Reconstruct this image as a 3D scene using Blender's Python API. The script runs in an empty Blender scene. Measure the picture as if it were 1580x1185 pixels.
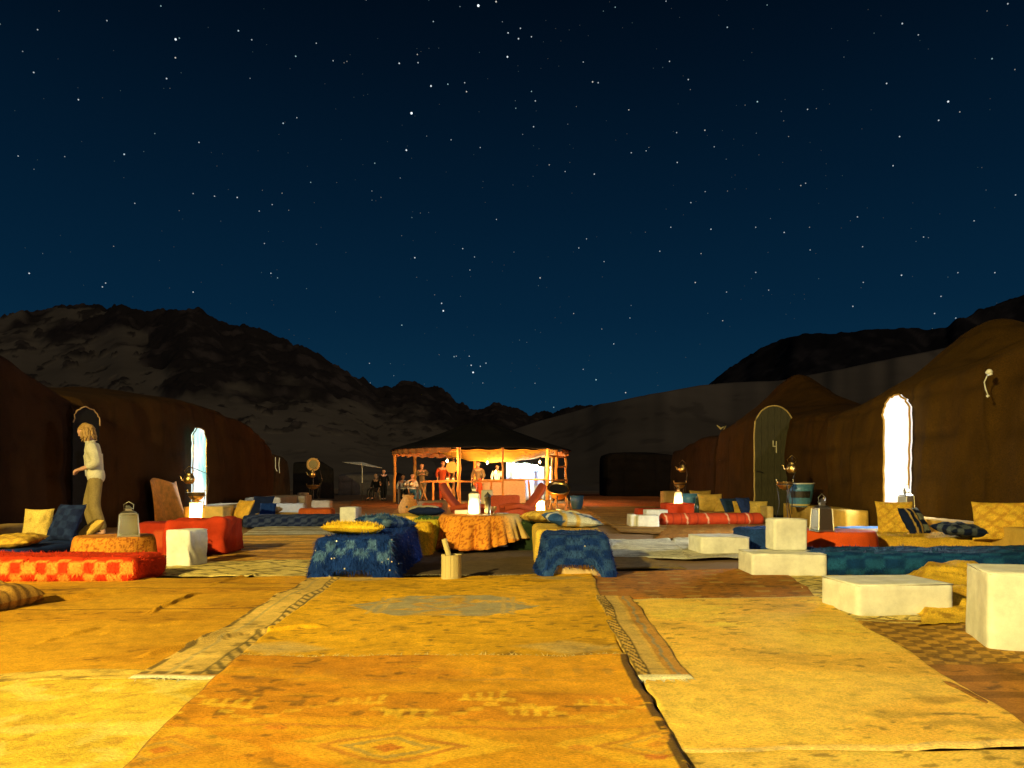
import bpy, bmesh, math, random
import numpy as np
from mathutils import Vector, Matrix, Euler
R = math.radians
sc = bpy.context.scene
random.seed(7); rng = np.random.default_rng(7)
F = 1100.0; EYE = 0.8; HZ = 743.0       # lens constant, eye height, horizon row of the 1580x1185 photograph

# ---------------------------------------------------------------- camera, sky, moon, floodlight, exposure
cam_d = bpy.data.cameras.new('camera'); cam = bpy.data.objects.new('camera', cam_d)
sc.collection.objects.link(cam); sc.camera = cam
cam.location = (0, 0, EYE); cam.rotation_euler = (R(90), 0, 0)
cam_d.sensor_width = 36; cam_d.lens = 36 * F / 1580; cam_d.shift_y = (HZ - 592.5) / 1580
cam_d.clip_start = 0.05; cam_d.clip_end = 5000
sc.view_settings.view_transform = 'Standard'; sc.view_settings.look = 'None'
sc.view_settings.exposure = 0.0; sc.view_settings.gamma = 1.0; sc.view_settings.use_curve_mapping = False
sc.cycles.diffuse_bounces = 2; sc.cycles.max_bounces = 6

world = bpy.data.worlds.new('World'); sc.world = world; world.use_nodes = True
nt = world.node_tree; nt.nodes.clear()
wo = nt.nodes.new('ShaderNodeOutputWorld'); wb = nt.nodes.new('ShaderNodeBackground')
tc = nt.nodes.new('ShaderNodeTexCoord'); sx = nt.nodes.new('ShaderNodeSeparateXYZ'); cr = nt.nodes.new('ShaderNodeValToRGB')
nt.links.new(tc.outputs['Generated'], sx.inputs[0]); nt.links.new(sx.outputs['Z'], cr.inputs[0])
el = cr.color_ramp.elements
el[0].position = 0.0; el[0].color = (0.0042, 0.0330, 0.0680, 1)
el[1].position = 0.62; el[1].color = (0.0002, 0.0024, 0.0062, 1)
for p, c in ((0.10, (0.0030, 0.0270, 0.0600, 1)), (0.22, (0.0014, 0.0170, 0.0430, 1)), (0.36, (0.0008, 0.0105, 0.0280, 1)), (0.50, (0.0005, 0.0055, 0.0150, 1))):
    e = el.new(p); e.color = c
nt.links.new(cr.outputs[0], wb.inputs[0]); wb.inputs[1].default_value = 1.0
nt.links.new(wb.outputs[0], wo.inputs[0])

moon_d = bpy.data.lights.new('moon', 'SUN'); moon = bpy.data.objects.new('moon', moon_d); sc.collection.objects.link(moon)
moon_d.energy = 0.30; moon_d.angle = R(0.5); moon_d.color = (1.0, 0.82, 0.62)
moon.rotation_euler = (R(58), 0, R(35))
MOON = moon

FLOOD = Vector((-6.4, -4.2, 5.0))
fl_d = bpy.data.lights.new('camp_floodlight', 'SPOT'); fl = bpy.data.objects.new('camp_floodlight', fl_d); sc.collection.objects.link(fl)
fl_d.energy = 11300; fl_d.color = (1.0, 0.79, 0.28); fl_d.shadow_soft_size = 0.07; fl_d.spot_size = R(150); fl_d.spot_blend = 0.5
fl.location = FLOOD; fl.rotation_euler = (Vector((1.0, 6.5, 0.2)) - FLOOD).to_track_quat('-Z', 'Y').to_euler()

# ---------------------------------------------------------------- helpers
C = sc.collection
def X(px, Y): return (px - 790.0) / F * Y
def G(px, py, z=0.0):
    Y = (EYE - z) * F / (py - HZ); return (X(px, Y), Y)
def Z(py, Y): return EYE - (py - HZ) * Y / F

def _h(ix, iy, iz, seed):
    h = (ix.astype(np.int64) * 374761393 + iy.astype(np.int64) * 668265263 + iz.astype(np.int64) * 2147483647 + seed * 974634777) & 0xffffffff
    h = ((h ^ (h >> 13)) * 1274126177) & 0xffffffff
    return ((h ^ (h >> 16)) & 0xffff) / 65535.0
def vn(x, y, z=None, seed=0):
    x = np.asarray(x, float); y = np.asarray(y, float); z = np.zeros_like(x) if z is None else np.asarray(z, float)
    x, y, z = np.broadcast_arrays(x, y, z)
    ix, iy, iz = np.floor(x), np.floor(y), np.floor(z); fx, fy, fz = x - ix, y - iy, z - iz
    fx, fy, fz = (t * t * (3 - 2 * t) for t in (fx, fy, fz)); r = 0
    for dx in (0, 1):
        for dy in (0, 1):
            for dz in (0, 1):
                r = r + _h(ix + dx, iy + dy, iz + dz, seed) * (fx if dx else 1 - fx) * (fy if dy else 1 - fy) * (fz if dz else 1 - fz)
    return r
def fbm(x, y, z=None, seed=0, o=4):
    r = 0; a = 0.5; s = 0; x = np.asarray(x, float); y = np.asarray(y, float); z = None if z is None else np.asarray(z, float)
    for i in range(o):
        r = r + a * vn(x, y, z, seed + i * 17); s += a; a *= .5; x = x * 2.03 + 5.1; y = y * 2.03 + 3.7; z = None if z is None else z * 2.03 + 1.3
    return r / s
def sst(a, b, x):
    t = np.clip((x - a) / (b - a), 0, 1); return t * t * (3 - 2 * t)
def mixc(c1, c2, t):
    t = np.asarray(t)[..., None]; return np.asarray(c1) * (1 - t) + np.asarray(c2) * t

def mesh(name, V, Fs, mat, parent=None, cols=None, smooth=True, loc=None, kind=None, mats=None, midx=None):
    me = bpy.data.meshes.new(name)
    V = np.asarray(V, float)
    if isinstance(Fs, np.ndarray):
        k = Fs.shape[1]; n = len(Fs)
        me.vertices.add(len(V)); me.vertices.foreach_set('co', V.ravel())
        me.loops.add(n * k); me.loops.foreach_set('vertex_index', Fs.astype(np.int32).ravel())
        me.polygons.add(n); me.polygons.foreach_set('loop_start', np.arange(0, n * k, k, dtype=np.int32))
        me.update(calc_edges=True); me.validate()
    else:
        me.from_pydata([tuple(v) for v in V], [], [tuple(int(i) for i in f) for f in Fs]); me.update()
    if cols is not None:
        a = me.color_attributes.new('Col', 'FLOAT_COLOR', 'POINT')
        c = np.ones((len(V), 4)); c[:, :3] = cols; a.data.foreach_set('color', c.ravel().astype(np.float32))
    if smooth: me.polygons.foreach_set('use_smooth', [True] * len(me.polygons))
    for m in (mats or [mat]): me.materials.append(m)
    if midx is not None: me.polygons.foreach_set('material_index', midx)
    o = bpy.data.objects.new(name, me); C.objects.link(o)
    if parent: o.parent = parent
    if loc: o.location = loc
    if kind: o['kind'] = kind
    return o
def tag(o, label, cat, group=None, kind=None):
    if label: o['label'] = label
    if cat: o['category'] = cat
    if group: o['group'] = group
    if kind: o['kind'] = kind
    return o
def thing(name, label, cat, loc=(0, 0, 0), rz=0, group=None):
    o = bpy.data.objects.new(name, None); C.objects.link(o); o.location = loc; o.rotation_euler = (0, 0, rz)
    o.empty_display_size = .1
    return tag(o, label, cat, group)

class MB:
    def __init__(s): s.v = []; s.f = []
    def add(s, V, Fs):
        b = len(s.v); s.v += [tuple(map(float, v)) for v in V]; s.f += [tuple(int(i) + b for i in f) for f in Fs]; return s
    def box(s, cx, cy, cz, w, d, h, rz=0, M=None):
        V = [Vector((x * w / 2, y * d / 2, z * h / 2)) for z in (-1, 1) for y in (-1, 1) for x in (-1, 1)]
        Q = Matrix.Rotation(rz, 3, 'Z') if M is None else M
        V = [Q @ v + Vector((cx, cy, cz)) for v in V]
        return s.add(V, [(0, 2, 3, 1), (4, 5, 7, 6), (0, 1, 5, 4), (2, 6, 7, 3), (0, 4, 6, 2), (1, 3, 7, 5)])
    def lathe(s, prof, n=20, c=(0, 0, 0), cap=True, M=None):
        V = []; Fs = []
        for r, z in prof:
            for k in range(n):
                a = 2 * math.pi * k / n; V.append(Vector((r * math.cos(a), r * math.sin(a), z)))
        if M is not None: V = [M @ v for v in V]
        V = [v + Vector(c) for v in V]
        for i in range(len(prof) - 1):
            for k in range(n):
                Fs.append((i * n + k, i * n + (k + 1) % n, (i + 1) * n + (k + 1) % n, (i + 1) * n + k))
        if cap: Fs.append(tuple(range(n))[::-1]); Fs.append(tuple((len(prof) - 1) * n + k for k in range(n)))
        return s.add(V, Fs)
    def tube(s, pts, r, n=8, cap=True):
        pts = [Vector(p) for p in pts]; rs = r if isinstance(r, (list, tuple)) else [r] * len(pts)
        V = []; Fs = []; up = Vector((0, 0, 1))
        for i, p in enumerate(pts):
            t = (pts[min(i + 1, len(pts) - 1)] - pts[max(i - 1, 0)]).normalized()
            a = t.cross(up if abs(t.z) < .95 else Vector((1, 0, 0))).normalized(); b = t.cross(a)
            for k in range(n):
                q = 2 * math.pi * k / n; V.append(p + (a * math.cos(q) + b * math.sin(q)) * rs[i])
        for i in range(len(pts) - 1):
            for k in range(n): Fs.append((i * n + k, i * n + (k + 1) % n, (i + 1) * n + (k + 1) % n, (i + 1) * n + k))
        if cap: Fs.append(tuple(range(n))); Fs.append(tuple((len(pts) - 1) * n + k for k in range(n))[::-1])
        return s.add(V, Fs)
    def build(s, name, mat, parent=None, smooth=False, loc=None, kind=None, bevel=0):
        o = mesh(name, s.v, s.f, mat, parent, smooth=smooth, loc=loc, kind=kind)
        bm = bmesh.new(); bm.from_mesh(o.data); bmesh.ops.recalc_face_normals(bm, faces=bm.faces); bm.to_mesh(o.data); bm.free()
        if bevel:
            b = o.modifiers.new('bevel', 'BEVEL'); b.width = bevel; b.segments = 2; b.limit_method = 'ANGLE'
        return o

# ---------------------------------------------------------------- materials
def newmat(name):
    m = bpy.data.materials.new(name); m.use_nodes = True; n = m.node_tree; b = n.nodes['Principled BSDF']; return m, n, b
def noise_node(n, scale, detail=4, rough=.6, vec=None, dim=None):
    t = n.nodes.new('ShaderNodeTexNoise'); t.inputs['Scale'].default_value = scale; t.inputs['Detail'].default_value = detail; t.inputs['Roughness'].default_value = rough
    if vec: n.links.new(vec, t.inputs['Vector'])
    return t
def maprange(n, src, a, b, fa=.3, fb=.7):
    m = n.nodes.new('ShaderNodeMapRange'); m.inputs[1].default_value = fa; m.inputs[2].default_value = fb; m.inputs[3].default_value = a; m.inputs[4].default_value = b
    n.links.new(src, m.inputs[0]); return m
def cloth_mat(name, fine=180, bump=.35, dist=.004, lo=.72, hi=1.2, rough=.95, spec=.15, col=None, big=9, stretch=None, sheen=0):
    m, n, b = newmat(name)
    tcn = n.nodes.new('ShaderNodeTexCoord'); src = tcn.outputs['Object']
    if stretch:
        mp = n.nodes.new('ShaderNodeMapping'); mp.inputs['Scale'].default_value = stretch; n.links.new(src, mp.inputs['Vector']); fsrc = mp.outputs[0]
    else: fsrc = src
    if col is None:
        at = n.nodes.new('ShaderNodeAttribute'); at.attribute_name = 'Col'; cs = at.outputs['Color']
    else:
        rg = n.nodes.new('ShaderNodeRGB'); rg.outputs[0].default_value = (*col, 1); cs = rg.outputs[0]
    n1 = noise_node(n, fine, 3, .7, fsrc); n2 = noise_node(n, big, 5, .65, src)
    m1 = maprange(n, n1.outputs[0], lo, hi); m2 = maprange(n, n2.outputs[0], .8, 1.15)
    mu = n.nodes.new('ShaderNodeMath'); mu.operation = 'MULTIPLY'; n.links.new(m1.outputs[0], mu.inputs[0]); n.links.new(m2.outputs[0], mu.inputs[1])
    vm = n.nodes.new('ShaderNodeVectorMath'); vm.operation = 'SCALE'; n.links.new(cs, vm.inputs[0]); n.links.new(mu.outputs[0], vm.inputs['Scale'])
    n.links.new(vm.outputs[0], b.inputs['Base Color'])
    bp = n.nodes.new('ShaderNodeBump'); bp.inputs['Strength'].default_value = bump; bp.inputs['Distance'].default_value = dist
    ad = n.nodes.new('ShaderNodeMath'); ad.operation = 'ADD'; n.links.new(n1.outputs[0], ad.inputs[0]); n.links.new(n2.outputs[0], ad.inputs[1])
    n.links.new(ad.outputs[0], bp.inputs['Height']); n.links.new(bp.outputs[0], b.inputs['Normal'])
    b.inputs['Roughness'].default_value = rough; b.inputs['Specular IOR Level'].default_value = spec
    return m
M = {}
M['rug'] = cloth_mat('woven_rug', 260, .75, .006, .62, 1.3, stretch=(.35, 1.0, 1), big=14)
M['shag'] = cloth_mat('shag_pile', 140, .6, .008, .6, 1.35)
M['cloth'] = cloth_mat('plain_cloth', 120, .3, .003, .85, 1.1, big=5)
M['canvas'] = cloth_mat('white_canvas', 300, .35, .003, .92, 1.05, col=(.76, .75, .64), big=7)
M['tent'] = cloth_mat('brown_tent_wool', 45, .9, .02, .45, 1.55, stretch=(1, 1, 5), big=3.2, spec=.1)
M['pile'] = cloth_mat('loose_yarn', 60, 0, .001, .7, 1.3)
def plain(name, col, rough=.6, metal=0, em=None, es=0, sc_=25, var=.25, bump=.1, spec=.5):
    m, n, b = newmat(name)
    t = noise_node(n, sc_, 4); mr = maprange(n, t.outputs[0], 1 - var, 1 + var)
    rg = n.nodes.new('ShaderNodeRGB'); rg.outputs[0].default_value = (*col, 1)
    vm = n.nodes.new('ShaderNodeVectorMath'); vm.operation = 'SCALE'; n.links.new(rg.outputs[0], vm.inputs[0]); n.links.new(mr.outputs[0], vm.inputs['Scale'])
    n.links.new(vm.outputs[0], b.inputs['Base Color'])
    b.inputs['Roughness'].default_value = rough; b.inputs['Metallic'].default_value = metal; b.inputs['Specular IOR Level'].default_value = spec
    if bump:
        bp = n.nodes.new('ShaderNodeBump'); bp.inputs['Strength'].default_value = bump; bp.inputs['Distance'].default_value = .01
        n.links.new(t.outputs[0], bp.inputs['Height']); n.links.new(bp.outputs[0], b.inputs['Normal'])
    if em: b.inputs['Emission Color'].default_value = (*em, 1); b.inputs['Emission Strength'].default_value = es
    return m
M['wood'] = plain('weathered_wood', (.36, .22, .09), .8, bump=.4)
M['pale_wood'] = plain('pale_carved_wood', (.62, .50, .20), .75, bump=.5, sc_=40)
M['door_wood'] = plain('dark_plank', (.050, .045, .018), .75, bump=.5, sc_=14, var=.5)
M['post'] = plain('rough_post_wood', (.60, .27, .06), .85, bump=.8, sc_=12)
M['brass'] = plain('brass', (.75, .50, .16), .32, 1, var=.3, bump=.2)
M['silver'] = plain('tarnished_silver', (.50, .46, .34), .35, 1, var=.35, bump=.25)
M['tin'] = plain('embossed_tin', (.50, .45, .24), .27, 1, var=.7, bump=1.0, sc_=70)
M['iron'] = plain('dark_iron', (.05, .045, .04), .5, .6)
M['black'] = plain('black_cloth', (.012, .012, .013), .95, spec=.1)
M['roofcloth'] = plain('dark_roof_cloth', (.016, .014, .012), .95, spec=.1, bump=.5, sc_=6)
M['skin'] = plain('skin', (.62, .33, .20), .55, var=.08, bump=0)
M['skin_b'] = plain('tanned_skin', (.35, .18, .10), .6, var=.08, bump=0)
M['clay'] = plain('brown_clay', (.25, .13, .05), .8)
M['bluep'] = plain('blue_enamel', (.07, .22, .36), .4, var=.3)
M['redcloth'] = plain('red_upholstery', (.42, .07, .025), .9, bump=.4, sc_=30, spec=.15)
M['white_em'] = plain('lit_door_light', (.8, .8, .8), .9, em=(.86, .86, 1.0), es=.82, bump=0)
M['teal_em'] = plain('lit_door_cool_light', (.7, .8, .8), .9, em=(.62, .92, .95), es=.80, bump=0)
M['candle'] = plain('candle_flame', (1, .8, .4), .9, em=(1, .78, .36), es=30, bump=0)
M['lit_pane'] = plain('frosted_lit_pane', (.8, .7, .5), .6, em=(1, .80, .48), es=.7, bump=0)
def litm():
    m = bpy.data.materials.new('frosted_lit_pane'); m.use_nodes = True; n = m.node_tree; n.nodes.clear()
    o = n.nodes.new('ShaderNodeOutputMaterial'); a = n.nodes.new('ShaderNodeBsdfTranslucent'); g = n.nodes.new('ShaderNodeBsdfTransparent'); x = n.nodes.new('ShaderNodeMixShader')
    a.inputs[0].default_value = (.85, .80, .62, 1); g.inputs[0].default_value = (.95, .9, .8, 1); x.inputs[0].default_value = .45
    n.links.new(a.outputs[0], x.inputs[1]); n.links.new(g.outputs[0], x.inputs[2]); n.links.new(x.outputs[0], o.inputs[0]); return m
M['lit_pane'] = litm()
def doorm():
    m, n, b = newmat('glowing_inner_curtain'); t = noise_node(n, 1.6, 3, .5); r = n.nodes.new('ShaderNodeValToRGB'); n.links.new(t.outputs[0], r.inputs[0])
    r.color_ramp.elements[0].position = .36; r.color_ramp.elements[0].color = (.12, .62, .60, 1); r.color_ramp.elements[1].position = .45; r.color_ramp.elements[1].color = (.80, .98, 1, 1)
    n.links.new(r.outputs[0], b.inputs['Emission Color']); b.inputs['Emission Strength'].default_value = 1.15; b.inputs['Base Color'].default_value = (.7, .8, .8, 1); b.inputs['Roughness'].default_value = .9; return m
M['teal_em'] = doorm()
M['bulb'] = plain('white_floodlamp_face', (1, 1, 1), .5, em=(.80, .97, 1), es=60, bump=0)
M['glass_b'] = plain('bottle_glass', (.02, .03, .015), .12, var=.1, bump=0)
M['plastic'] = plain('clear_plastic', (.45, .5, .5), .2, var=.1, bump=0)
M['shirt'] = cloth_mat('cream_shirt', 60, .7, .02, .85, 1.1, col=(.72, .66, .44), big=6)
M['khaki'] = cloth_mat('khaki_trousers', 60, .7, .02, .8, 1.1, col=(.33, .24, .085), big=6)
M['blonde'] = plain('blonde_hair', (.42, .24, .06), .6, var=.4)
M['darkhair'] = plain('dark_hair', (.02, .013, .01), .6)
def glassm():
    m = bpy.data.materials.new('lantern_glass'); m.use_nodes = True; n = m.node_tree; n.nodes.clear()
    o = n.nodes.new('ShaderNodeOutputMaterial'); a = n.nodes.new('ShaderNodeBsdfTransparent'); g = n.nodes.new('ShaderNodeBsdfGlossy'); x = n.nodes.new('ShaderNodeMixShader')
    a.inputs[0].default_value = (.55, .52, .42, 1); g.inputs['Roughness'].default_value = .35; g.inputs[0].default_value = (.75, .62, .38, 1); x.inputs[0].default_value = .5
    n.links.new(a.outputs[0], x.inputs[1]); n.links.new(g.outputs[0], x.inputs[2]); n.links.new(x.outputs[0], o.inputs[0]); return m
M['glass'] = glassm()
def starm():
    m = bpy.data.materials.new('starlight'); m.use_nodes = True; n = m.node_tree; n.nodes.clear()
    o = n.nodes.new('ShaderNodeOutputMaterial'); e = n.nodes.new('ShaderNodeEmission'); a = n.nodes.new('ShaderNodeAttribute'); a.attribute_name = 'Col'
    n.links.new(a.outputs['Color'], e.inputs[0]); e.inputs[1].default_value = 1; n.links.new(e.outputs[0], o.inputs[0]); return m
M['star'] = starm()
def terrm():
    m, n, b = newmat('sand_and_rock'); at = n.nodes.new('ShaderNodeAttribute'); at.attribute_name = 'Col'
    t = noise_node(n, 1.2, 6, .7); mr = maprange(n, t.outputs[0], .7, 1.3)
    vm = n.nodes.new('ShaderNodeVectorMath'); vm.operation = 'SCALE'; n.links.new(at.outputs['Color'], vm.inputs[0]); n.links.new(mr.outputs[0], vm.inputs['Scale'])
    n.links.new(vm.outputs[0], b.inputs['Base Color']); b.inputs['Roughness'].default_value = 1; b.inputs['Specular IOR Level'].default_value = .05
    bp = n.nodes.new('ShaderNodeBump'); bp.inputs['Strength'].default_value = .6; bp.inputs['Distance'].default_value = .4
    n.links.new(t.outputs[0], bp.inputs['Height']); n.links.new(bp.outputs[0], b.inputs['Normal']); return m
M['terrain'] = terrm()

# ---------------------------------------------------------------- terrain
def gridfaces(nu, nv, off=0):
    i = np.arange(nu * nv).reshape(nv, nu)
    return np.stack([i[:-1, :-1], i[:-1, 1:], i[1:, 1:], i[1:, :-1]], -1).reshape(-1, 4) + off
WR = [((220, 1024), (375, 990), .022, .020), ((375, 990), (500, 978), .020, .016), ((600, 0), (601, 1), 0, .02), ((320, 910), (400, 888), .018, .02), ((230, 952), (305, 922), .020, .018),
      ((30, 940), (220, 915), .030, .035), ((60, 1000), (150, 975), .016, .02), ((300, 1000), (345, 985), .014, .02), ((150, 985), (300, 962), .012, .03)]
def lumps(x, y):
    z = (fbm(x * 1.3, y * 1.3, seed=3, o=3) - .5) * .030 + (fbm(x * 7, y * 7, seed=9, o=2) - .5) * .007
    for a, b, h, s in WR:
        if h == 0: continue
        ax, ay = G(*a); bx, by = G(*b); dx, dy = bx - ax, by - ay; L2 = dx * dx + dy * dy
        wob = (vn(x * 9, y * 9, seed=4) - .5) * .07
        t = np.clip(((x - ax) * dx + (y - ay) * dy) / L2, -.1, 1.1); d = np.hypot(x - ax - t * dx, y - ay - t * dy) + wob * .6
        z = z + 1.15 * h * np.exp(-(np.abs(d) / (s * .62)) ** 1.6) * sst(-.1, .15, t) * (1 - sst(.85, 1.1, t))
    return z
# ground: one sheet to the horizon
xs = np.concatenate([-np.geomspace(2500, 12, 40), np.linspace(-11.5, 11.5, 150), np.geomspace(12, 2500, 40)])
ys = np.concatenate([[-300, -60, -12, -4], np.linspace(-2, 34, 260), np.geomspace(35, 2500, 60)])
gx, gy = np.meshgrid(xs, ys)
near = (1 - sst(9, 14, np.abs(gx))) * (1 - sst(26, 34, gy))
gz = near * (lumps(gx, gy) - .018) + (1 - near) * ((fbm(gx * .12, gy * .12, seed=21) - .5) * .16 - .03)
gz = gz + (np.sin(gx * 9 + gy * 3) * .004 + (fbm(gx * 6, gy * 6, seed=5) - .5) * .02) * (1 - near) * (np.hypot(gx, gy) < 60)
gc = mixc((.34, .22, .12), (.26, .165, .085), fbm(gx * .6, gy * .6, seed=31))
o = mesh('desert_ground', np.stack([gx, gy, gz], -1).reshape(-1, 3), gridfaces(len(xs), len(ys)), M['terrain'], cols=gc.reshape(-1, 3)); o['kind'] = 'structure'

def hill(name, prof, D0, D1, pxr, step, rows, rockfn, disp, y0=None, back=1.5, sand=(.22, .185, .155), rock=(.045, .036, .030), seed=1, gentle=1.0):
    px = np.arange(pxr[0], pxr[1] + step, step, dtype=float); v = np.linspace(0, 1, rows)
    px, v = np.meshgrid(px, v); pp = np.array(prof, float)
    crest = np.interp(px, pp[:, 0], pp[:, 1])
    d1 = D1 * (1 + .25 * (fbm(px * .006, px * 0, seed=seed) - .5)); Y = D0 + (d1 - D0) * v
    yb = HZ + EYE * F / D0
    s = v ** gentle; yy = yb + (crest - yb) * s
    Xx = (px - 790) / F * Y; z = EYE + (HZ - yy) * Y / F
    rk = rockfn(px, yy, v, Xx, Y)
    cell = 1 - np.abs(2 * fbm(Xx * .10, Y * .10, seed=seed + 5, o=5) - 1)
    fine = np.abs(2 * fbm(Xx * .55, Y * .55, seed=seed + 9, o=4) - 1)
    z = z + disp * rk * ((cell - .75) * 2.0 + (fine - .25) * .55) * sst(0, .12, v)
    z = z + (fbm(Xx * .03, Y * .03, seed=seed + 3) - .5) * .03 * (Y - D0) * (1 - rk * .5)
    z = np.where(v == 0, -2.5, z)
    c = mixc(sand, (sand[0] * .7, sand[1] * .7, sand[2] * .7), fbm(Xx * .15, Y * .15, seed=seed + 6))
    rc = mixc(rock, (rock[0] * 2.3, rock[1] * 2.2, rock[2] * 2.1), sst(.5, .8, fbm(Xx * .3, Y * .3, seed=seed + 8)))
    c = c * (1 - rk[..., None]) + rc * rk[..., None]
    nu = px.shape[1]
    Vv = np.stack([Xx, Y, z], -1)
    # far side falls away behind the crest
    bx = Vv[-1].copy(); rowsb = []
    for k in (1.08, 1.2, 1.5):
        r_ = bx.copy(); r_[:, 0] *= k; r_[:, 1] *= k; r_[:, 2] = bx[:, 2] * (1 - (k - 1) / .5 * 1.02) ; rowsb.append(r_)
    Vv = np.concatenate([Vv] + [r[None] for r in rowsb]); c = np.concatenate([c, np.repeat(c[-1:], 3, 0)])
    o = mesh(name, Vv.reshape(-1, 3), gridfaces(nu, rows + 3), M['terrain'], cols=c.reshape(-1, 3), smooth=False); o['kind'] = 'structure'
    return o
PL = [(-500, 470), (-200, 500), (0, 492), (30, 483), (100, 474), (190, 474), (240, 480), (290, 472), (330, 484), (380, 504), (430, 524), (490, 549), (530, 574), (580, 597), (640, 592), (690, 607), (705, 624), (735, 632), (770, 626), (800, 636), (815, 644), (850, 634), (900, 629), (930, 631), (1000, 650), (1100, 690)]
def rockL(px, yy, v, x, y):
    b = np.interp(px, [-500, 0, 100, 200, 260, 330, 430, 560, 650, 720, 800, 1100], [520, 505, 520, 520, 590, 600, 612, 640, 655, 680, 700, 700])
    n = fbm(x * .12, y * .08, seed=77, o=4); m = sst(-16, 14, b - yy + (n - .5) * 100)
    patches = sst(.60, .66, fbm(x * .42, y * .30, seed=88, o=3)) * sst(725, 640, yy)
    sandy = sst(.5, .58, fbm(x * .05 + 3, y * .05, seed=66, o=3)) * (px < 230) * (yy > 478)
    return np.clip(np.maximum(m * (1 - sandy * .8), patches * .9), 0, 1)
hill('rocky_hill', PL, 70, 200, (-450, 1080), 2.5, 230, rockL, 1.9, seed=11, sand=(.27, .22, .145))
PD = [(420, 768), (560, 752), (650, 712), (760, 672), (830, 650), (880, 637), (930, 622), (1000, 607), (1080, 595), (1200, 590), (1300, 573), (1440, 541), (1580, 505), (1800, 470), (2200, 470)]
def rockD(px, yy, v, x, y): return .0 * px + .35 * sst(.66, .74, fbm(x * .3, y * .3, seed=41, o=3))
hill('sand_dune', PD, 58, 112, (440, 2100), 4, 90, rockD, .35, seed=23, sand=(.22, .18, .125), gentle=1.25)
PR = [(1000, 640), (1060, 608), (1090, 594), (1130, 567), (1170, 542), (1220, 519), (1300, 512), (1400, 507), (1460, 508), (1475, 494), (1520, 474), (1560, 458), (1600, 450), (1900, 430), (2300, 430)]
def rockR(px, yy, v, x, y): return np.clip(.75 + .5 * fbm(x * .1, y * .1, seed=52), 0, 1)
hill('dark_ridge', PR, 120, 230, (1010, 2300), 4, 100, rockR, 1.2, seed=37, rock=(.020, .018, .018))

# ---------------------------------------------------------------- stars
BR = [(738, 8, 3), (271, 60, 2.4), (665, 132, 2), (635, 174, 3), (627, 231, 2), (616, 97, 1.6), (645, 96, 1.3), (783, 87, 2), (784, 50, 1.5), (800, 59, 1.6), (820, 56, 1.3), (803, 43, 1.3), (717, 127, 1.2), (1463, 156, 2), (1368, 128, 1.4),
      (1388, 210, 1.4), (1378, 255, 1.3), (1323, 334, 1.2), (1210, 358, 1.3), (1097, 353, 1.4), (1035, 350, 1.2), (917, 268, 1.4), (923, 127, 1.3), (1246, 168, 1.2), (1062, 122, 1.3), (1033, 94, 1.2), (1417, 53, 1.1), (1555, 5, 1.2), (366, 304, 1.4), (331, 302, 1.2),
      (307, 219, 1.2), (121, 153, 1.4), (52, 111, 1.3), (58, 45, 1.1), (165, 31, 1.1), (45, 421, 1.5), (28, 240, 1.1), (298, 298, 1.1), (208, 313, 1.1), (400, 325, 1.1), (420, 315, 1.1), (408, 375, 1.1), (298, 450, 1.3), (158, 442, 1.3), (163, 436, 1.2), (684, 479, 2.2),
      (418, 421, 1.3), (640, 397, 1.6), (714, 383, 1.3), (725, 416, 1.1), (730, 574, 2.4), (727, 563, 1.6), (724, 549, 1.2), (704, 549, 1.1), (893, 382, 1.2), (932, 403, 1.1), (1066, 312, 1.2), (1045, 250, 1.3), (974, 235, 1.2), (997, 232, 1.1), (1044, 204, 1.1), (900, 95, 1.1),
      (1121, 450, 1.1), (1186, 447, 1.1), (1316, 472, 1.3), (1331, 380, 1.1), (1332, 435, 1.1), (1391, 424, 1.5), (1442, 483, 1.3), (1250, 385, 1.1), (1166, 350, 1.1), (947, 530, 1.3), (905, 368, 1.1), (972, 490, 1.1), (872, 264, 1.1), (741, 227, 1.1), (696, 215, 1.1), (826, 155, 1.3),
      (458, 181, 1.1), (488, 66, 1.1), (514, 93, 1.1), (1535, 420, 1.2), (1567, 300, 1.2), (1478, 420, 1.1), (1503, 340, 1.1), (1425, 365, 1.1), (1018, 387, 1.2), (570, 560, 1.1), (766, 338, 1.1), (1243, 282, 1.1), (1088, 295, 1.0)]
SV, SF, SC = [], [], []
def star(px, py, size, b, col):
    D = 1500.0; c = Vector(((px - 790) / F * D, D, EYE + (HZ - py) / F * D)); d = (c - Vector((0, 0, EYE))).normalized(); c = d * D
    a = d.cross(Vector((0, 0, 1))).normalized(); u = a.cross(d); r = size * D / F * .5 ; k0 = len(SV)
    for k in range(6):
        q = k * math.pi / 3; SV.append(tuple(c + (a * math.cos(q) + u * math.sin(q)) * r)); SC.append([x * b for x in col])
    SF.append(tuple(range(k0, k0 + 6)))
for x, y, m in BR: star(x, y, 1.35 + .85 * (m - 1), .42 + .60 * (m - 1), (.85, .95, 1.0))
n = 0
while n < 1100:
    x = random.uniform(-500, 2100); y = random.uniform(-500, 640)
    dens = .45 + .55 * math.exp(-((x - 790 - (y - 300) * .3) / 420) ** 2)
    if random.random() > dens: continue
    n += 1; m = random.random() ** 6
    star(x, y, 1.0 + .9 * m, .06 + .70 * m, random.choice([(.8, .92, 1), (.7, .9, 1), (1, .95, .85), (.6, .95, 1)]))
tag(mesh('stars', SV, SF, M['star'], cols=np.array(SC), smooth=False), 'white stars scattered over the dark blue night sky', 'stars', kind='stuff')
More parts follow.
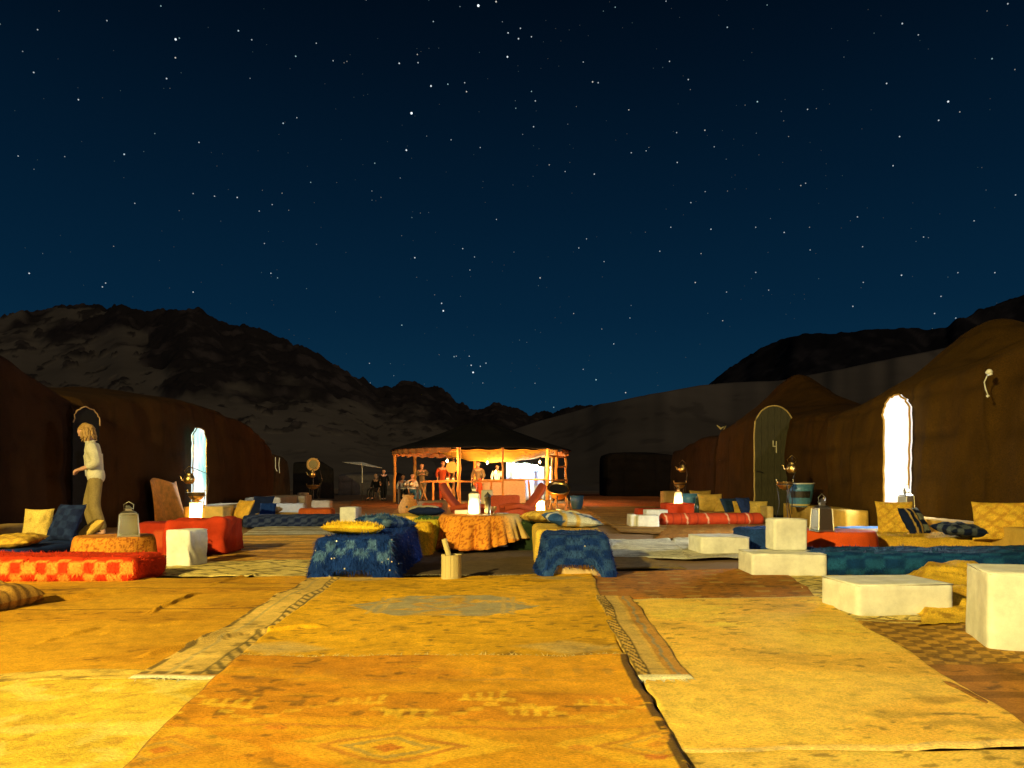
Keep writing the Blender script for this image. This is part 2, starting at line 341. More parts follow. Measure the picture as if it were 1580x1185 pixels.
# ---------------------------------------------------------------- tents
def catm(P, n):
    P = np.asarray(P, float); k = len(P); t = np.linspace(0, k - 1, n); i = np.clip(np.floor(t).astype(int), 0, k - 2); f = (t - i)[:, None]
    p0, p1, p2, p3 = P[np.clip(i - 1, 0, k - 1)], P[i], P[i + 1], P[np.clip(i + 2, 0, k - 1)]
    return .5 * (2 * p1 + (p2 - p0) * f + (2 * p0 - 5 * p1 + 4 * p2 - p3) * f ** 2 + (-p0 + 3 * p1 - 3 * p2 + p3) * f ** 3)
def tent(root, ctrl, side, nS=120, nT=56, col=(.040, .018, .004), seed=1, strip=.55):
    """ctrl rows: x, y, wall height, setback of ridge, ridge height; side = direction (x) the tent extends to"""
    K = catm(ctrl, nS); P = K[:, :2]; T = np.gradient(P, axis=0); T /= np.linalg.norm(T, axis=1)[:, None]
    N = np.stack([T[:, 1], -T[:, 0]], 1); flip = np.sign((N * np.array(side)).sum(1)); N *= flip[:, None]
    V = np.zeros((nT, nS, 3)); cc = np.zeros((nT, nS, 3))
    arc = np.concatenate([[0], np.cumsum(np.linalg.norm(np.diff(P, axis=0), axis=1))])
    for j in range(nS):
        h1, d, h2 = K[j, 2:5]
        prof = [(-.06, -.08), (0, .25 * h1), (.01, .6 * h1), (.05, .86 * h1), (.16, h1 * .985), (.45 * d, h1 + (h2 - h1) * .36), (.8 * d, h1 + (h2 - h1) * .84), (d, h2), (1.25 * d, h1 + (h2 - h1) * .8), (1.7 * d, h1), (2 * d, h1 * .8), (2.05 * d, -.1)]
        q = catm(prof, nT); V[:, j, 0] = P[j, 0] + N[j, 0] * q[:, 0]; V[:, j, 1] = P[j, 1] + N[j, 1] * q[:, 0]; V[:, j, 2] = q[:, 1]
    hh = V[..., 2]; ar = np.broadcast_to(arc, hh.shape)
    w = (fbm(ar * 2.2, hh * .7, seed=seed, o=4) - .5) * .07 * sst(.05, .6, hh) + (fbm(ar * .7, hh * .5, seed=seed + 2, o=2) - .5) * .22 * sst(.05, 1, hh)
    seam = np.exp(-((((hh + (fbm(ar * .8, hh * 0, seed=seed + 6) - .5) * .15) / strip) % 1 - .5) / .05) ** 2); vs = np.exp(-((((ar + (fbm(hh * .9, ar * .2, seed=seed + 7) - .5) * .3) / 1.7) % 1 - .5) / .018) ** 2)
    fold = np.abs(2 * fbm(ar * 1.6 + hh * .5, hh * .45, seed=seed + 12, o=3) - 1); w = w - .03 * seam + .02 * vs + (.30 - fold) * .09 * sst(.1, .8, hh)
    V[..., 0] -= N[:, 0] * w; V[..., 1] -= N[:, 1] * w; V[..., 2] += (fbm(ar * 1.1, hh * 2, seed=seed + 4) - .5) * .10 * sst(1.2, 1.9, hh)
    stripe = np.clip(seam * .35 + vs * .35, 0, .6)
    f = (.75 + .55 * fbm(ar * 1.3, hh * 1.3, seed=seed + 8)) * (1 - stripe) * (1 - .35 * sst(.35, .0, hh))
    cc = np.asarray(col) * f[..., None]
    Fs = gridfaces(nS, nT).tolist()
    for j in (0, nS - 1): Fs.append([i * nS + j for i in range(nT)])
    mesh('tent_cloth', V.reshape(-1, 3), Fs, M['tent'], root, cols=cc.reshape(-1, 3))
    return K
def arch(w, h, n=14):
    r = w / 2; pts = [(-r, 0)] + [(-r, h - r)] + [(-r * math.cos(a), h - r + r * math.sin(a)) for a in np.linspace(0, math.pi, n)[1:-1]] + [(r, h - r), (r, 0)]
    return pts
def archway(root, name, pos, face, w, h, mat, frame=M['iron'], ragged=.0, fr=.02, seed=0, tilt=0, fmin=-1):
    """an arched opening sheet with a rolled cloth edge; face = direction it looks to (x, y)"""
    n = Vector((face[0], face[1], 0)).normalized(); t = Vector((-n.y, n.x, 0)); p = Vector(pos); rd = random.Random(seed)
    pts = [(a + rd.uniform(-ragged, ragged), b + (rd.uniform(-ragged, ragged) if b > .1 else 0)) for a, b in arch(w, h, 22)]
    if True:
        P2 = []
        for (a, b), (c, d) in zip(pts, pts[1:]):
            k = max(1, int(math.hypot(c - a, d - b) / .12))
            for i in range(k): P2.append((a + (c - a) * i / k + rd.uniform(-ragged, ragged) * .6, b + (d - b) * i / k))
        P2.append(pts[-1]); pts = P2
    W3 = lambda a, b, o=0: p + t * (a + tilt * b) + Vector((0, 0, b)) + n * o
    m = MB(); m.add([W3(a, b, .0) for a, b in pts] + [W3(a, b, -.025) for a, b in pts],
                    [tuple(range(len(pts))), tuple(range(len(pts), 2 * len(pts)))[::-1]] + [(i, i + len(pts), (i + 1) % len(pts) + len(pts), (i + 1) % len(pts)) for i in range(len(pts))])
    o = m.build(name, mat, root)
    if frame: MB().tube([W3(a, b, .012) for a, b in pts if b > fmin], fr, 6).build('door_edge', frame, root, smooth=True)
    return o

def stakes(root, pts):
    for x, y, rx, ry in pts:
        MB().tube([(x, y, 1.9), (rx, ry, .03)], .006, 5).build('guy_rope', M['iron'], root)

tA = thing('tent', 'large shade-darkened brown tent on the near left behind the standing person', 'tent', group='brown cloth tents round the courtyard')
tent(tA, [(-6.25, 4.5, 2.5, 2.2, 3.0), (-6.3, 7.5, 2.45, 2.2, 3.0), (-6.35, 9.0, 2.42, 2.0, 3.0), (-6.4, 10.0, 2.2, 2, 2.6), (-6.42, 10.7, 2.0, 1.8, 2.2), (-6.6, 11.15, 1.8, 1.5, 1.9)], (-1, 0), seed=3, col=(.035, .014, .005))  # same brown cloth as the right row, its shade put into the colour
archway(tA, 'doorway', (-6.30, 10.55, -.02), (1, -.22), .50, 1.92, M['black'], M['wood'], .012, .010, seed=5, fmin=1.6)
MB().tube([(-6.24, 10.42, 1.28), (-6.22, 10.40, 1.1), (-6.23, 10.42, .88)], [.012, .02, .008], 6).build('door_cord', M['canvas'], tA)
MB().tube([(-6.22, 10.72, 1.30), (-6.2, 10.72, 1.12), (-6.22, 10.75, .93)], [.02, .014, .006], 6).build('door_cord', M['canvas'], tA)

tB = thing('tent', 'shade-darkened brown tent with a glowing blue-white doorway and an orange lit flap, on the left', 'tent', group='brown cloth tents round the courtyard')
tent(tB, [(-7.15, 12.0, 2.22, 1.6, 2.4), (-7.15, 13.5, 2.42, 1.8, 2.6), (-7.1, 15.2, 2.58, 1.9, 2.8), (-7.15, 16.5, 2.62, 1.9, 2.85), (-7.25, 18.3, 2.55, 1.9, 2.6), (-7.3, 20.2, 2.35, 1.7, 2.3), (-7.4, 22.0, 1.9, 1.4, 1.9)], (-1, 0), seed=9)  # default cloth colour: the common brown with the left side's shade painted in
archway(tB, 'lit_doorway', (-7.02, 16.0, -.02), (1, 0), .70, 2.04, M['teal_em'], M['brass'], .03, .012, seed=8)
m = MB(); pf = []
for i in range(15):
    for j in range(12):
        a = i / 14; b = j / 11; y = 13.55 + a * 1.25; pf.append((-6.93 + .05 * math.sin(a * 9 + b * 2) + .14 * (1 - b), y, .02 + b * (.80 + .05 * math.sin(a * 6))))
m.v = pf; m.f = [(i * 12 + j, (i + 1) * 12 + j, (i + 1) * 12 + j + 1, i * 12 + j + 1) for i in range(14) for j in range(11)]
fo = m.build('door_flap', plain('orange_flap_cloth', (.72, .31, .05), .9, bump=.5, sc_=8), tB, smooth=True)
so = fo.modifiers.new('thickness', 'SOLIDIFY'); so.thickness = .01
tC = thing('tent', 'low dark tent far back on the left behind the wicker mirror stand', 'tent', group='brown cloth tents round the courtyard')
tent(tC, [(X(452, 35), 35, 1.75, 1.4, 1.8), (X(480, 35), 35, 1.75, 1.5, 1.85), (X(500, 35), 35.1, 1.7, 1.5, 1.75), (X(513, 35), 35.3, 1.45, 1.2, 1.4)], (0, 1), nS=40, nT=36, seed=15, col=(.02, .017, .014))
tD = thing('tent', 'low sand grey tent far behind the parasol', 'tent', group='brown cloth tents round the courtyard')
tent(tD, [(X(522, 44), 44, 1.2, 1.5, 1.3), (X(560, 44), 44, 1.25, 1.5, 1.45), (X(610, 44), 44, 1.25, 1.5, 1.35)], (0, 1), nS=40, nT=36, seed=17, col=(.16, .14, .12))
tE = thing('tent', 'small dark tent beyond the far end of the left row', 'tent', group='brown cloth tents round the courtyard')
tent(tE, [(X(424, 26), 26, 1.85, 1.3, 2.0), (X(440, 28), 28, 1.8, 1.4, 1.9), (X(447, 30), 30, 1.7, 1.4, 1.7)], (-1, 0), nS=40, nT=36, seed=19, col=(.05, .035, .016))
# right row
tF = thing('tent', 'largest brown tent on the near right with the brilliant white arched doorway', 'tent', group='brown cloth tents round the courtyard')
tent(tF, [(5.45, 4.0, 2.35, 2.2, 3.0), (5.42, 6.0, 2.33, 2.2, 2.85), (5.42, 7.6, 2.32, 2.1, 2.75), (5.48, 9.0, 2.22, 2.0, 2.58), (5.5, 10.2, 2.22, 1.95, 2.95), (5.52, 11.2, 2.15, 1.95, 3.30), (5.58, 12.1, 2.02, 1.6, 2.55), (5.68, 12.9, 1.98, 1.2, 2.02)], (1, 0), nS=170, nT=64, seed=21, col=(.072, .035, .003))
archway(tF, 'lit_doorway', (5.40, 10.02, -.02), (-1, -.05), .62, 2.04, M['white_em'], plain('gold_cord', (.5, .3, .06), .9), .022, .013, seed=2, tilt=.0)
m = MB(); mm = Vector((5.22, 7.86, 0))
m.lathe([(.005, 0), (.030, .008), (.038, .03), (.02, .055), (.005, .06)], 8, (5.26, 7.86, 1.98)); m.box(5.24, 7.82, 1.975, .02, .07, .02)
m.tube([(5.25, 7.87, 1.98), (5.24, 7.91, 1.90), (5.25, 7.90, 1.82), (5.26, 7.88, 1.76)], .007, 6); m.lathe([(.004, 0), (.018, .01), (.018, .022), (.004, .03)], 8, (5.26, 7.88, 1.73))
m.build('rope_knot', M['canvas'], tF, smooth=True)
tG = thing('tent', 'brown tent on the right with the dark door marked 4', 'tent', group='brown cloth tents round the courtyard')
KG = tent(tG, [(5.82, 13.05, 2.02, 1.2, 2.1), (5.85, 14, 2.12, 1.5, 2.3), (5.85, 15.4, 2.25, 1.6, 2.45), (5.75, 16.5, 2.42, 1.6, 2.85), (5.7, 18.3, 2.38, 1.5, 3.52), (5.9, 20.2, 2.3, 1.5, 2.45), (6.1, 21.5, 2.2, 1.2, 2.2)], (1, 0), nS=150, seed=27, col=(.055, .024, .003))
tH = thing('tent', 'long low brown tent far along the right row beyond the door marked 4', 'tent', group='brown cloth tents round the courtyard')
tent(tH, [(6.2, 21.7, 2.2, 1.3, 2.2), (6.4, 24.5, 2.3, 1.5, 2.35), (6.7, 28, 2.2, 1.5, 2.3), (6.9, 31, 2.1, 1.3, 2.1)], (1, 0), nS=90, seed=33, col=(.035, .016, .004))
tI = thing('tent', 'square black tent at the far end between the dune and the right row', 'tent', group='brown cloth tents round the courtyard')
tent(tI, [(X(938, 38), 38, 2.25, 1.8, 2.3), (X(950, 38), 38, 2.35, 1.8, 2.4), (X(985, 38), 38, 2.35, 1.8, 2.45), (X(1030, 38), 38.2, 2.3, 1.6, 2.4), (X(1050, 38), 38.5, 2.2, 1.4, 2.2)], (0, 1), nS=60, nT=40, seed=39, col=(.016, .012, .010))
# door 4, an arched leaf of planks standing open towards the court
d4 = thing('plank_door', 'arched dark plank door marked 4 standing open against the brown tent', 'door', (5.55, 15.1, 0), R(4))
wd, hd, npk = .84, 2.40, 6
for k in range(npk):
    a0 = -wd / 2 + k * wd / npk + .003; a1 = a0 + wd / npk - .006; r_ = wd / 2
    top = lambda a: hd - r_ * 1.15 + math.sqrt(max(r_ * r_ - a * a, 0)) * 1.15
    aa = [a0 + (a1 - a0) * i / 4 for i in range(5)]; pts = [(a0, 0)] + [(a, top(a)) for a in aa] + [(a1, 0)]; nn = len(pts); dy = random.uniform(-.004, .004)
    MB().add([(a, -.02 + dy, b) for a, b in pts] + [(a, .02, b) for a, b in pts], [tuple(range(nn)), tuple(range(nn, 2 * nn))[::-1]] + [(i, (i + 1) % nn, (i + 1) % nn + nn, i + nn) for i in range(nn)]).build('plank', M['door_wood'], d4)
ep = [(-wd / 2 - .012, b) for b in np.linspace(0, hd - .5, 12)] + [(-(wd / 2 + .012) * math.cos(a), hd - .48 + .485 * math.sin(a)) for a in np.linspace(.1, math.pi - .1, 16)]
MB().tube([(a + random.uniform(-.008, .008), -.015, b) for a, b in ep], .017, 6).build('cloth_edge', plain('sandy_rope', (.50, .36, .12), .9), d4, smooth=True)
m = MB(); m.box(-.035, -.032, 1.60, .018, .008, .13); m.box(.0, -.032, 1.545, .085, .008, .018); m.box(.035, -.032, 1.53, .018, .008, .25)
m.build('number_four', plain('white_paint', (.75, .70, .5), .8), d4)
MB().tube([(-.40, -.05, 1.02), (-.30, -.07, 1.0), (-.25, -.05, .98)], .012, 5).build('latch', M['iron'], d4)
MB().tube([(.44, -.05, 1.35), (.46, -.06, 1.1), (.43, -.05, .82), (.42, -.05, .60)], [.015, .045, .035, .012], 6).build('tied_cloth', M['pale_wood'], d4, smooth=True)
def door_spill(pos, face, w, h, e, col, parent):
    d = bpy.data.lights.new('doorway_light', 'AREA'); o = bpy.data.objects.new('doorway_light', d); C.objects.link(o); d.shape = 'RECTANGLE'; d.size = w; d.size_y = h; d.energy = e; d.color = col
    o.location = pos; o.rotation_euler = Vector(face).to_track_quat('-Z', 'Z').to_euler(); o.parent = parent
door_spill((5.37, 10.02, 1.0), (-1, -.05, 0), .56, 1.7, 190, (.86, .92, 1), tF)
door_spill((-6.99, 16.0, 1.0), (1, 0, 0), .60, 1.7, 150, (.80, .96, 1), tB)
# small bits of rope and hooks on far tents
for i, (x, y, z, l) in enumerate(((X(1117, 20.3) - .1, 20.3, 1.85, .45), (X(1123, 20.0) - .1, 20.0, 1.2, .9))):
    tag(MB().tube([(x, y, z), (x + .01, y - .02, z - l / 2), (x - .01, y, z - l)], [.01, .028, .008], 6).build('loose_rope', M['pale_wood'], smooth=True), ['short tan cord hanging high on the tent beyond door 4', 'long thin cord hanging low on the tent beyond door 4'][i], 'cord')
m = MB(); x, y = X(412, 21) + .25, 21
m.tube([(x, y, 1.52), (x, y, 1.2), (x + .05, y, 1.1)], .012, 5); m.tube([(x + .12, y, 1.5), (x + .1, y, 1.3), (x + .12, y, 1.05)], .011, 5)
tag(m.build('white_cloth_ties', M['canvas']), 'pair of short white cloth ties on the far end of the left tent', 'cloth ties')
tag(MB().tube([(X(1106, 20.5), 20.5, 2.42), (X(1112, 20.5), 20.5, 2.32), (X(1120, 20.5), 20.5, 2.4), (X(1114, 20.5), 20.5, 2.2)], [.01, .035, .02, .03], 6).build('tent_peg_finial', M['pale_wood']), 'pale forked stick finial at the top edge of the brown tent left of door 4', 'finial')

# ---------------------------------------------------------------- rugs
GOLD = (.76, .41, .014); ORANGE = (.64, .27, .014); CREAM = (.72, .60, .30); YEL = (.80, .60, .085); BROWN = (.20, .085, .022); DK = (.075, .05, .02); GREY = (.36, .34, .20)
def stain(c, x, y, seed, amt=.35, dcol=DK, sc_=5, thr=.62):
    n = fbm(x * sc_, y * sc_ * 1.4, seed=seed, o=4); c = mixc_arr(c, dcol, sst(thr, thr + .12, n) * amt)
    n2 = fbm(x * 1.7, y * 1.7, seed=seed + 3, o=3); c = c * (.78 + .44 * n2)[..., None]
    st = fbm(x * 12, y * 45, seed=seed + 7, o=2); c = c * (.90 + .20 * st)[..., None]
    mo = fbm(x * 3.5, y * 4.5, seed=seed + 9, o=4); c = c * (.80 + .40 * mo)[..., None]
    fl = fbm(x * 18, y * 30, seed=seed + 5, o=2); return mixc_arr(c, dcol, sst(.70, .78, fl) * .55)
def mixc_arr(c, c2, t): return c * (1 - t[..., None]) + np.asarray(c2) * t[..., None]
def fill(x, col): return np.ones(x.shape + (3,)) * np.asarray(col)
def ladder(t, s, w0, w1, per):   # dark ladder stitching along s inside the band w0..w1 of t
    inside = (t > w0) & (t < w1); edge = inside & ((t - w0 < (w1 - w0) * .14) | (w1 - t < (w1 - w0) * .14)); rung = inside & ((((s + (t - w0) * .6) / per) % 1) < .42)
    return (edge | rung).astype(float)
RUGN = 0
def rug(label, corners, layer, fn, cell=.02, fringe=None, wav=.012, mat='rug', name='rug', thick=.012, gcol=(.7, .6, .35), group='rugs laid over the courtyard ground'):
    """corners: near-left, near-right, far-right, far-left as pixels on the ground"""
    global RUGN; RUGN += 1; sd = 100 + RUGN * 7
    A, B, Cc, D = [np.array(G(*p)) for p in corners]
    wu = max(np.linalg.norm(B - A), np.linalg.norm(Cc - D)); wv = max(np.linalg.norm(D - A), np.linalg.norm(Cc - B))
    nu = int(min(330, max(12, wu / cell))); nv = int(min(330, max(12, wv / cell)))
    u, v = np.meshgrid(np.linspace(0, 1, nu), np.linspace(0, 1, nv))
    P = A * ((1 - u) * (1 - v))[..., None] + B * (u * (1 - v))[..., None] + Cc * (u * v)[..., None] + D * ((1 - u) * v)[..., None]
    x, y = P[..., 0], P[..., 1]
    dx = (fbm(x * 2.1, y * 2.1, seed=sd, o=4) - .5) * wav * 5; dy = (fbm(x * 2.1, y * 2.1, seed=sd + 1, o=4) - .5) * wav * 5
    x = x + dx; y = y + dy
    e = np.minimum(np.minimum(u, 1 - u) * wu, np.minimum(v, 1 - v) * wv)
    z = lumps(x, y) + layer * .0045 + .010 * sst(.10, 0, e) * sst(.45, .75, fbm(x * 2.3, y * 2.3, seed=sd + 4)) - .010 * (1 - sst(0, .012, e))
    c = fn(u, v, x, y, u * wu, v * wv, wu, wv)
    o = mesh(name, np.stack([x, y, z], -1).reshape(-1, 3), gridfaces(nu, nv), M[mat], cols=np.clip(c, 0.002, 1).reshape(-1, 3))
    tag(o, label, 'rug', group)
    if fringe:
        Vv, Fv, Cv = [], [], []
        for ed in fringe:
            row = {'near': (0, slice(None)), 'far': (-1, slice(None)), 'left': (slice(None), 0), 'right': (slice(None), -1)}[ed]
            ex, ey, ez = x[row], y[row], z[row]; L = np.hypot(np.diff(ex), np.diff(ey)).sum(); cnt = int(min(900, L / .011))
            for k in range(cnt):
                t = (k + random.random()) / cnt * (len(ex) - 1); i = int(t); f = t - i; i2 = min(i + 1, len(ex) - 1)
                bx = ex[i] * (1 - f) + ex[i2] * f; by = ey[i] * (1 - f) + ey[i2] * f; bz = ez[i] * (1 - f) + ez[i2] * f
                sg = {'near': (0, -1), 'far': (0, 1), 'left': (-1, 0), 'right': (1, 0)}[ed]; l = random.uniform(.025, .07); a = random.uniform(-.6, .6)
                dx_ = sg[0] * l * math.cos(a) - sg[1] * l * math.sin(a); dy_ = sg[1] * l * math.cos(a) + sg[0] * l * math.sin(a); w = .004
                px_, py_ = -dy_ / l * w, dx_ / l * w; k0 = len(Vv)
                Vv += [(bx - px_, by - py_, bz + .004), (bx + px_, by + py_, bz + .004), (bx + dx_, by + dy_, bz + random.uniform(-.002, .008))]; Fv.append((k0, k0 + 1, k0 + 2))
                g = random.uniform(.7, 1.1); Cv += [[q * g for q in gcol]] * 3
        mesh('fringe', Vv, np.array(Fv), M['pile'], o, cols=np.array(Cv), kind='stuff', smooth=False)
    return o
def f_plain(col, seed, amt=.35, **k): return lambda u, v, x, y, s, t, wu, wv: stain(fill(x, col), x, y, seed, amt, **k)
def f_gold_medallion(u, v, x, y, s, t, wu, wv):
    c = stain(fill(x, GOLD), x, y, 11, .3)
    cx, cy = G(686, 944); d = np.maximum(np.abs(x - cx) / .62 + np.abs(y - cy) / .60 * .9, np.abs(y - cy) / .33 * .9)
    body = (np.abs(x - cx) < .40) & (np.abs(y - cy) < .34 * (1 - .25 * np.abs(x - cx) / .4)) | (d < .95)
    n = fbm(x * 9, y * 12, seed=5); c = mixc_arr(c, (.36, .34, .22), body * (.85 - .7 * sst(.5, .7, n)))
    inner = (np.abs(x - cx) / .2 + np.abs(y - cy) / .2); c = mixc_arr(c, (.6, .32, .05), ((inner < 1) & (inner > .78)) * .7); c = mixc_arr(c, (.58, .40, .10), (inner < .5) * .6)
    for q in (-1, 1): c = mixc_arr(c, (.62, .42, .12), (((np.abs(x - cx - q * .36) < .015) | (np.abs(x - cx - q * .42) < .012)) & (np.abs(y - cy) < .3)) * .8)
    for qx, qy in ((875, 1012), (430, 1013), (860, 900), (560, 900)):
        ax, ay = G(qx, qy); dd = np.abs(x - ax) / .28 + np.abs(y - ay) / .16; c = mixc_arr(c, (.52, .42, .20), (1 - sst(.6, 1.1, dd)) * (.75 - .5 * n))
    # borders along the sides
    tt = u * wu; L = ladder(tt, t, .10, .18, .10) if False else 0 * u
    return c
def f_border_left(u, v, x, y, s, t, wu, wv):
    c = stain(fill(x, (.76, .50, .12)), x, y, 31, .3); c = mixc_arr(c, (.12, .09, .035), ladder(u, t, .68, .92, .12) * .85)
    c = mixc_arr(c, (.10, .06, .02), ((u < .09) & (fbm(x * 14, y * 14, seed=2) > .42)) * .8); c = mixc_arr(c, (.34, .30, .16), ((u > .3) & (u < .36)) * .5)
    c = mixc_arr(c, (.12, .09, .035), ((v < .035) & (v > .02) & ((s * 14 % 1) < .6)) * .8); c = mixc_arr(c, (.72, .66, .42), (v < .012) * .9); return mixc_arr(c, (.62, .28, .04), ((v < .02) & (v >= .012)) * .6)
def f_runner(u, v, x, y, s, t, wu, wv):
    c = stain(fill(x, (.74, .46, .09)), x, y, 41, .3)
    c = mixc_arr(c, (.07, .05, .02), ladder(u, t, .0, .27, .085) * .85)
    c = mixc_arr(c, (.62, .44, .14), ((u > .27) & (u < .55)) * .5); c = mixc_arr(c, (.50, .20, .03), ((u > .62) & (u < .95)) * .6)
    zz = np.abs(((t * 4) % 1) - .5) * .12; c = mixc_arr(c, (.22, .28, .22), (np.abs(u - .72 - zz) < .035) * .6); return mixc_arr(c, (.8, .75, .5), (v < .02) * .9)
def f_orange(u, v, x, y, s, t, wu, wv):
    wx = x + (fbm(x * 6, y * 6, seed=71) - .5) * .05; wy = y + (fbm(x * 6, y * 6, seed=72) - .5) * .05
    c = stain(fill(x, ORANGE), x, y, 51, .25); band = sst(.45, .62, fbm(x * 1.4, y * 5, seed=61, o=3)); c = mixc_arr(c, (.78, .40, .018), band * .65)
    n = .45 + .55 * fbm(x * 16, y * 16, seed=62); yl = (.90, .58, .045)
    wear = sst(.30, .62, fbm(x * 3, y * 4, seed=64, o=3))
    def M_(mask, col=yl, a=.8):
        nonlocal c; c = mixc_arr(c, col, np.clip(mask.astype(float) * a * n * 1.0 * (.30 + .70 * wear), 0, 1))
    # comb and stepped figures
    for cx, cy, sg in ((-.52, 2.43, 1), (-.33, 2.36, -1), (-.10, 2.47, 1), (.06, 2.39, -1), (.30, 2.42, 1), (-.95, 2.38, 1), (-1.15, 2.30, -1)):
        for k in range(4): M_((np.abs(wx - (cx + (k - 1.5) * .045)) < .010) & (sg * (wy - cy) > -.01) & (sg * (wy - cy) < .065 + .01 * k))
        M_((np.abs(wy - cy) < .014) & (np.abs(wx - cx) < .09))
    st = np.round(((wx * 1.15) % .62) / .06) * .045; M_(np.abs(wy - (2.24 + np.abs(st - .22))) < .018, yl, .7)
    for cx, cy, rx, ry in ((-.34, 2.03, .36, .22), (.42, 2.04, .30, .18), (-1.0, 2.0, .3, .2), (-.34, 1.45, .5, .28), (.5, 1.4, .4, .25)):
        d = np.abs(wx - cx) / rx + np.abs(wy - cy) / ry; M_(d < 1, yl, .62); M_((d < .62) & (d > .5), (.50, .17, .03), .9); M_((d < .4) & (d > .3), (.30, .24, .10), .8); M_(d < .14, (.5, .1, .02), .9)
    M_((np.abs(wy - 2.19) < .012), (.56, .19, .03), .8); M_((np.abs(wy - 2.72) < .010) & (fbm(x * 9, y * 2, seed=6) > .5), (.42, .22, .08), .7)
    M_((np.abs(((wx * 9) % 1) - .5) < .16) & (np.abs(wy - 2.83) < .05), (.44, .26, .06), .5)
    for cx, cy in ((.20, 2.02), (.47, 2.08), (-.72, 2.16), (.40, 1.95)): M_(np.hypot((wx - cx) / .03, (wy - cy) / .02) < .6 + .6 * n, (.62, .12, .03), .6)
    M_((np.abs(((wx * 22) % 1) - .5) < .16) & (wy < 2.20) & (wy > 2.13) & (wx > .35), (.40, .12, .03), .8)
    c = mixc_arr(c, (.07, .045, .02), ((u > .975) & (fbm(x * 5, y * 12, seed=9) > .35)) * .85); return mixc_arr(c, (.10, .05, .02), ((u < .010) | (v > .994)) * .7)
def f_right(u, v, x, y, s, t, wu, wv):
    c = stain(fill(x, (1.0, .60, .085)), x, y, 81, .38, sc_=4, thr=.66)
    n = fbm(x * 1.2, y * 3, seed=83, o=3); c = mixc_arr(c, (1.0, .68, .12), sst(.45, .65, n) * .7)
    c = mixc_arr(c, (.12, .06, .02), ((u < .018 + .05 * (np.abs(((t * 8) % 1) - .5) < .2)) & (u * wu < .06) & (v > .3)) * .8); return mixc_arr(c, (.74, .66, .4), ((v < .012) | ((v > .985))) * .35)
def f_left(u, v, x, y, s, t, wu, wv):
    c = stain(fill(x, (.60, .29, .016)), x, y, 91, .45, sc_=3.2, dcol=(.12, .055, .015)); n = fbm(x * .9, y * 3.2, seed=93, o=3)
    c = mixc_arr(c, (.72, .38, .022), sst(.45, .62, n) * .7); seam = (np.abs(v - .52) < .003) | (np.abs(v - .80) < .003); return mixc_arr(c, (.12, .06, .02), seam * .8)
def f_yel(u, v, x, y, s, t, wu, wv):
    c = stain(fill(x, (.80, .54, .055)), x, y, 95, .35, sc_=8, dcol=(.50, .26, .04)); n = fbm(x * 8, y * 10, seed=96); return mixc_arr(c, (.86, .68, .16), sst(.5, .65, n) * .7)
def f_checker(ca, cb, per, seed, amt=.8):
    def f(u, v, x, y, s, t, wu, wv):
        c = stain(fill(x, ca), x, y, seed, .35); a = ((s / per) % 1 < .5) ^ ((t / per) % 1 < .5); n = fbm(x * 10, y * 10, seed=seed + 1); return mixc_arr(c, cb, a * amt * (.55 + .6 * n))
    return f
def f_redpat(u, v, x, y, s, t, wu, wv):
    c = stain(fill(x, (.44, .18, .025)), x, y, 101, .4); a = (((s * 3.2) % 1 > .35) & ((s * 3.2) % 1 < .75) & ((t * 4.2) % 1 > .3) & ((t * 4.2) % 1 < .62)); n = fbm(x * 7, y * 7, seed=103)
    c = mixc_arr(c, (.50, .30, .07), a * (.9 * sst(.35, .55, n))); b = ((s * 9) % 1 > .5) & ((t * 10) % 1 > .55); return mixc_arr(c, (.10, .06, .02), b * .5 * sst(.5, .3, n))
def f_glyph(u, v, x, y, s, t, wu, wv):
    c = stain(fill(x, (.78, .60, .18)), x, y, 105, .4); n = fbm(x * 8, y * 8, seed=107); d = np.abs(((s * 2.6) % 1) - .5) * 1.4 + np.abs(((t * 3.4) % 1) - .5) * 1.4; return mixc_arr(c, (.12, .09, .03), (np.abs(d - .55) < .11) * sst(.3, .5, n) * .85)
def f_stripes(ca, cb, per, seed, w=.35):
    def f(u, v, x, y, s, t, wu, wv):
        n = fbm(x * 5, y * 5, seed=seed + 1); return mixc_arr(stain(fill(x, ca), x, y, seed, .4), cb, (((t / per + .08 * n) % 1) < w) * .7)
    return f
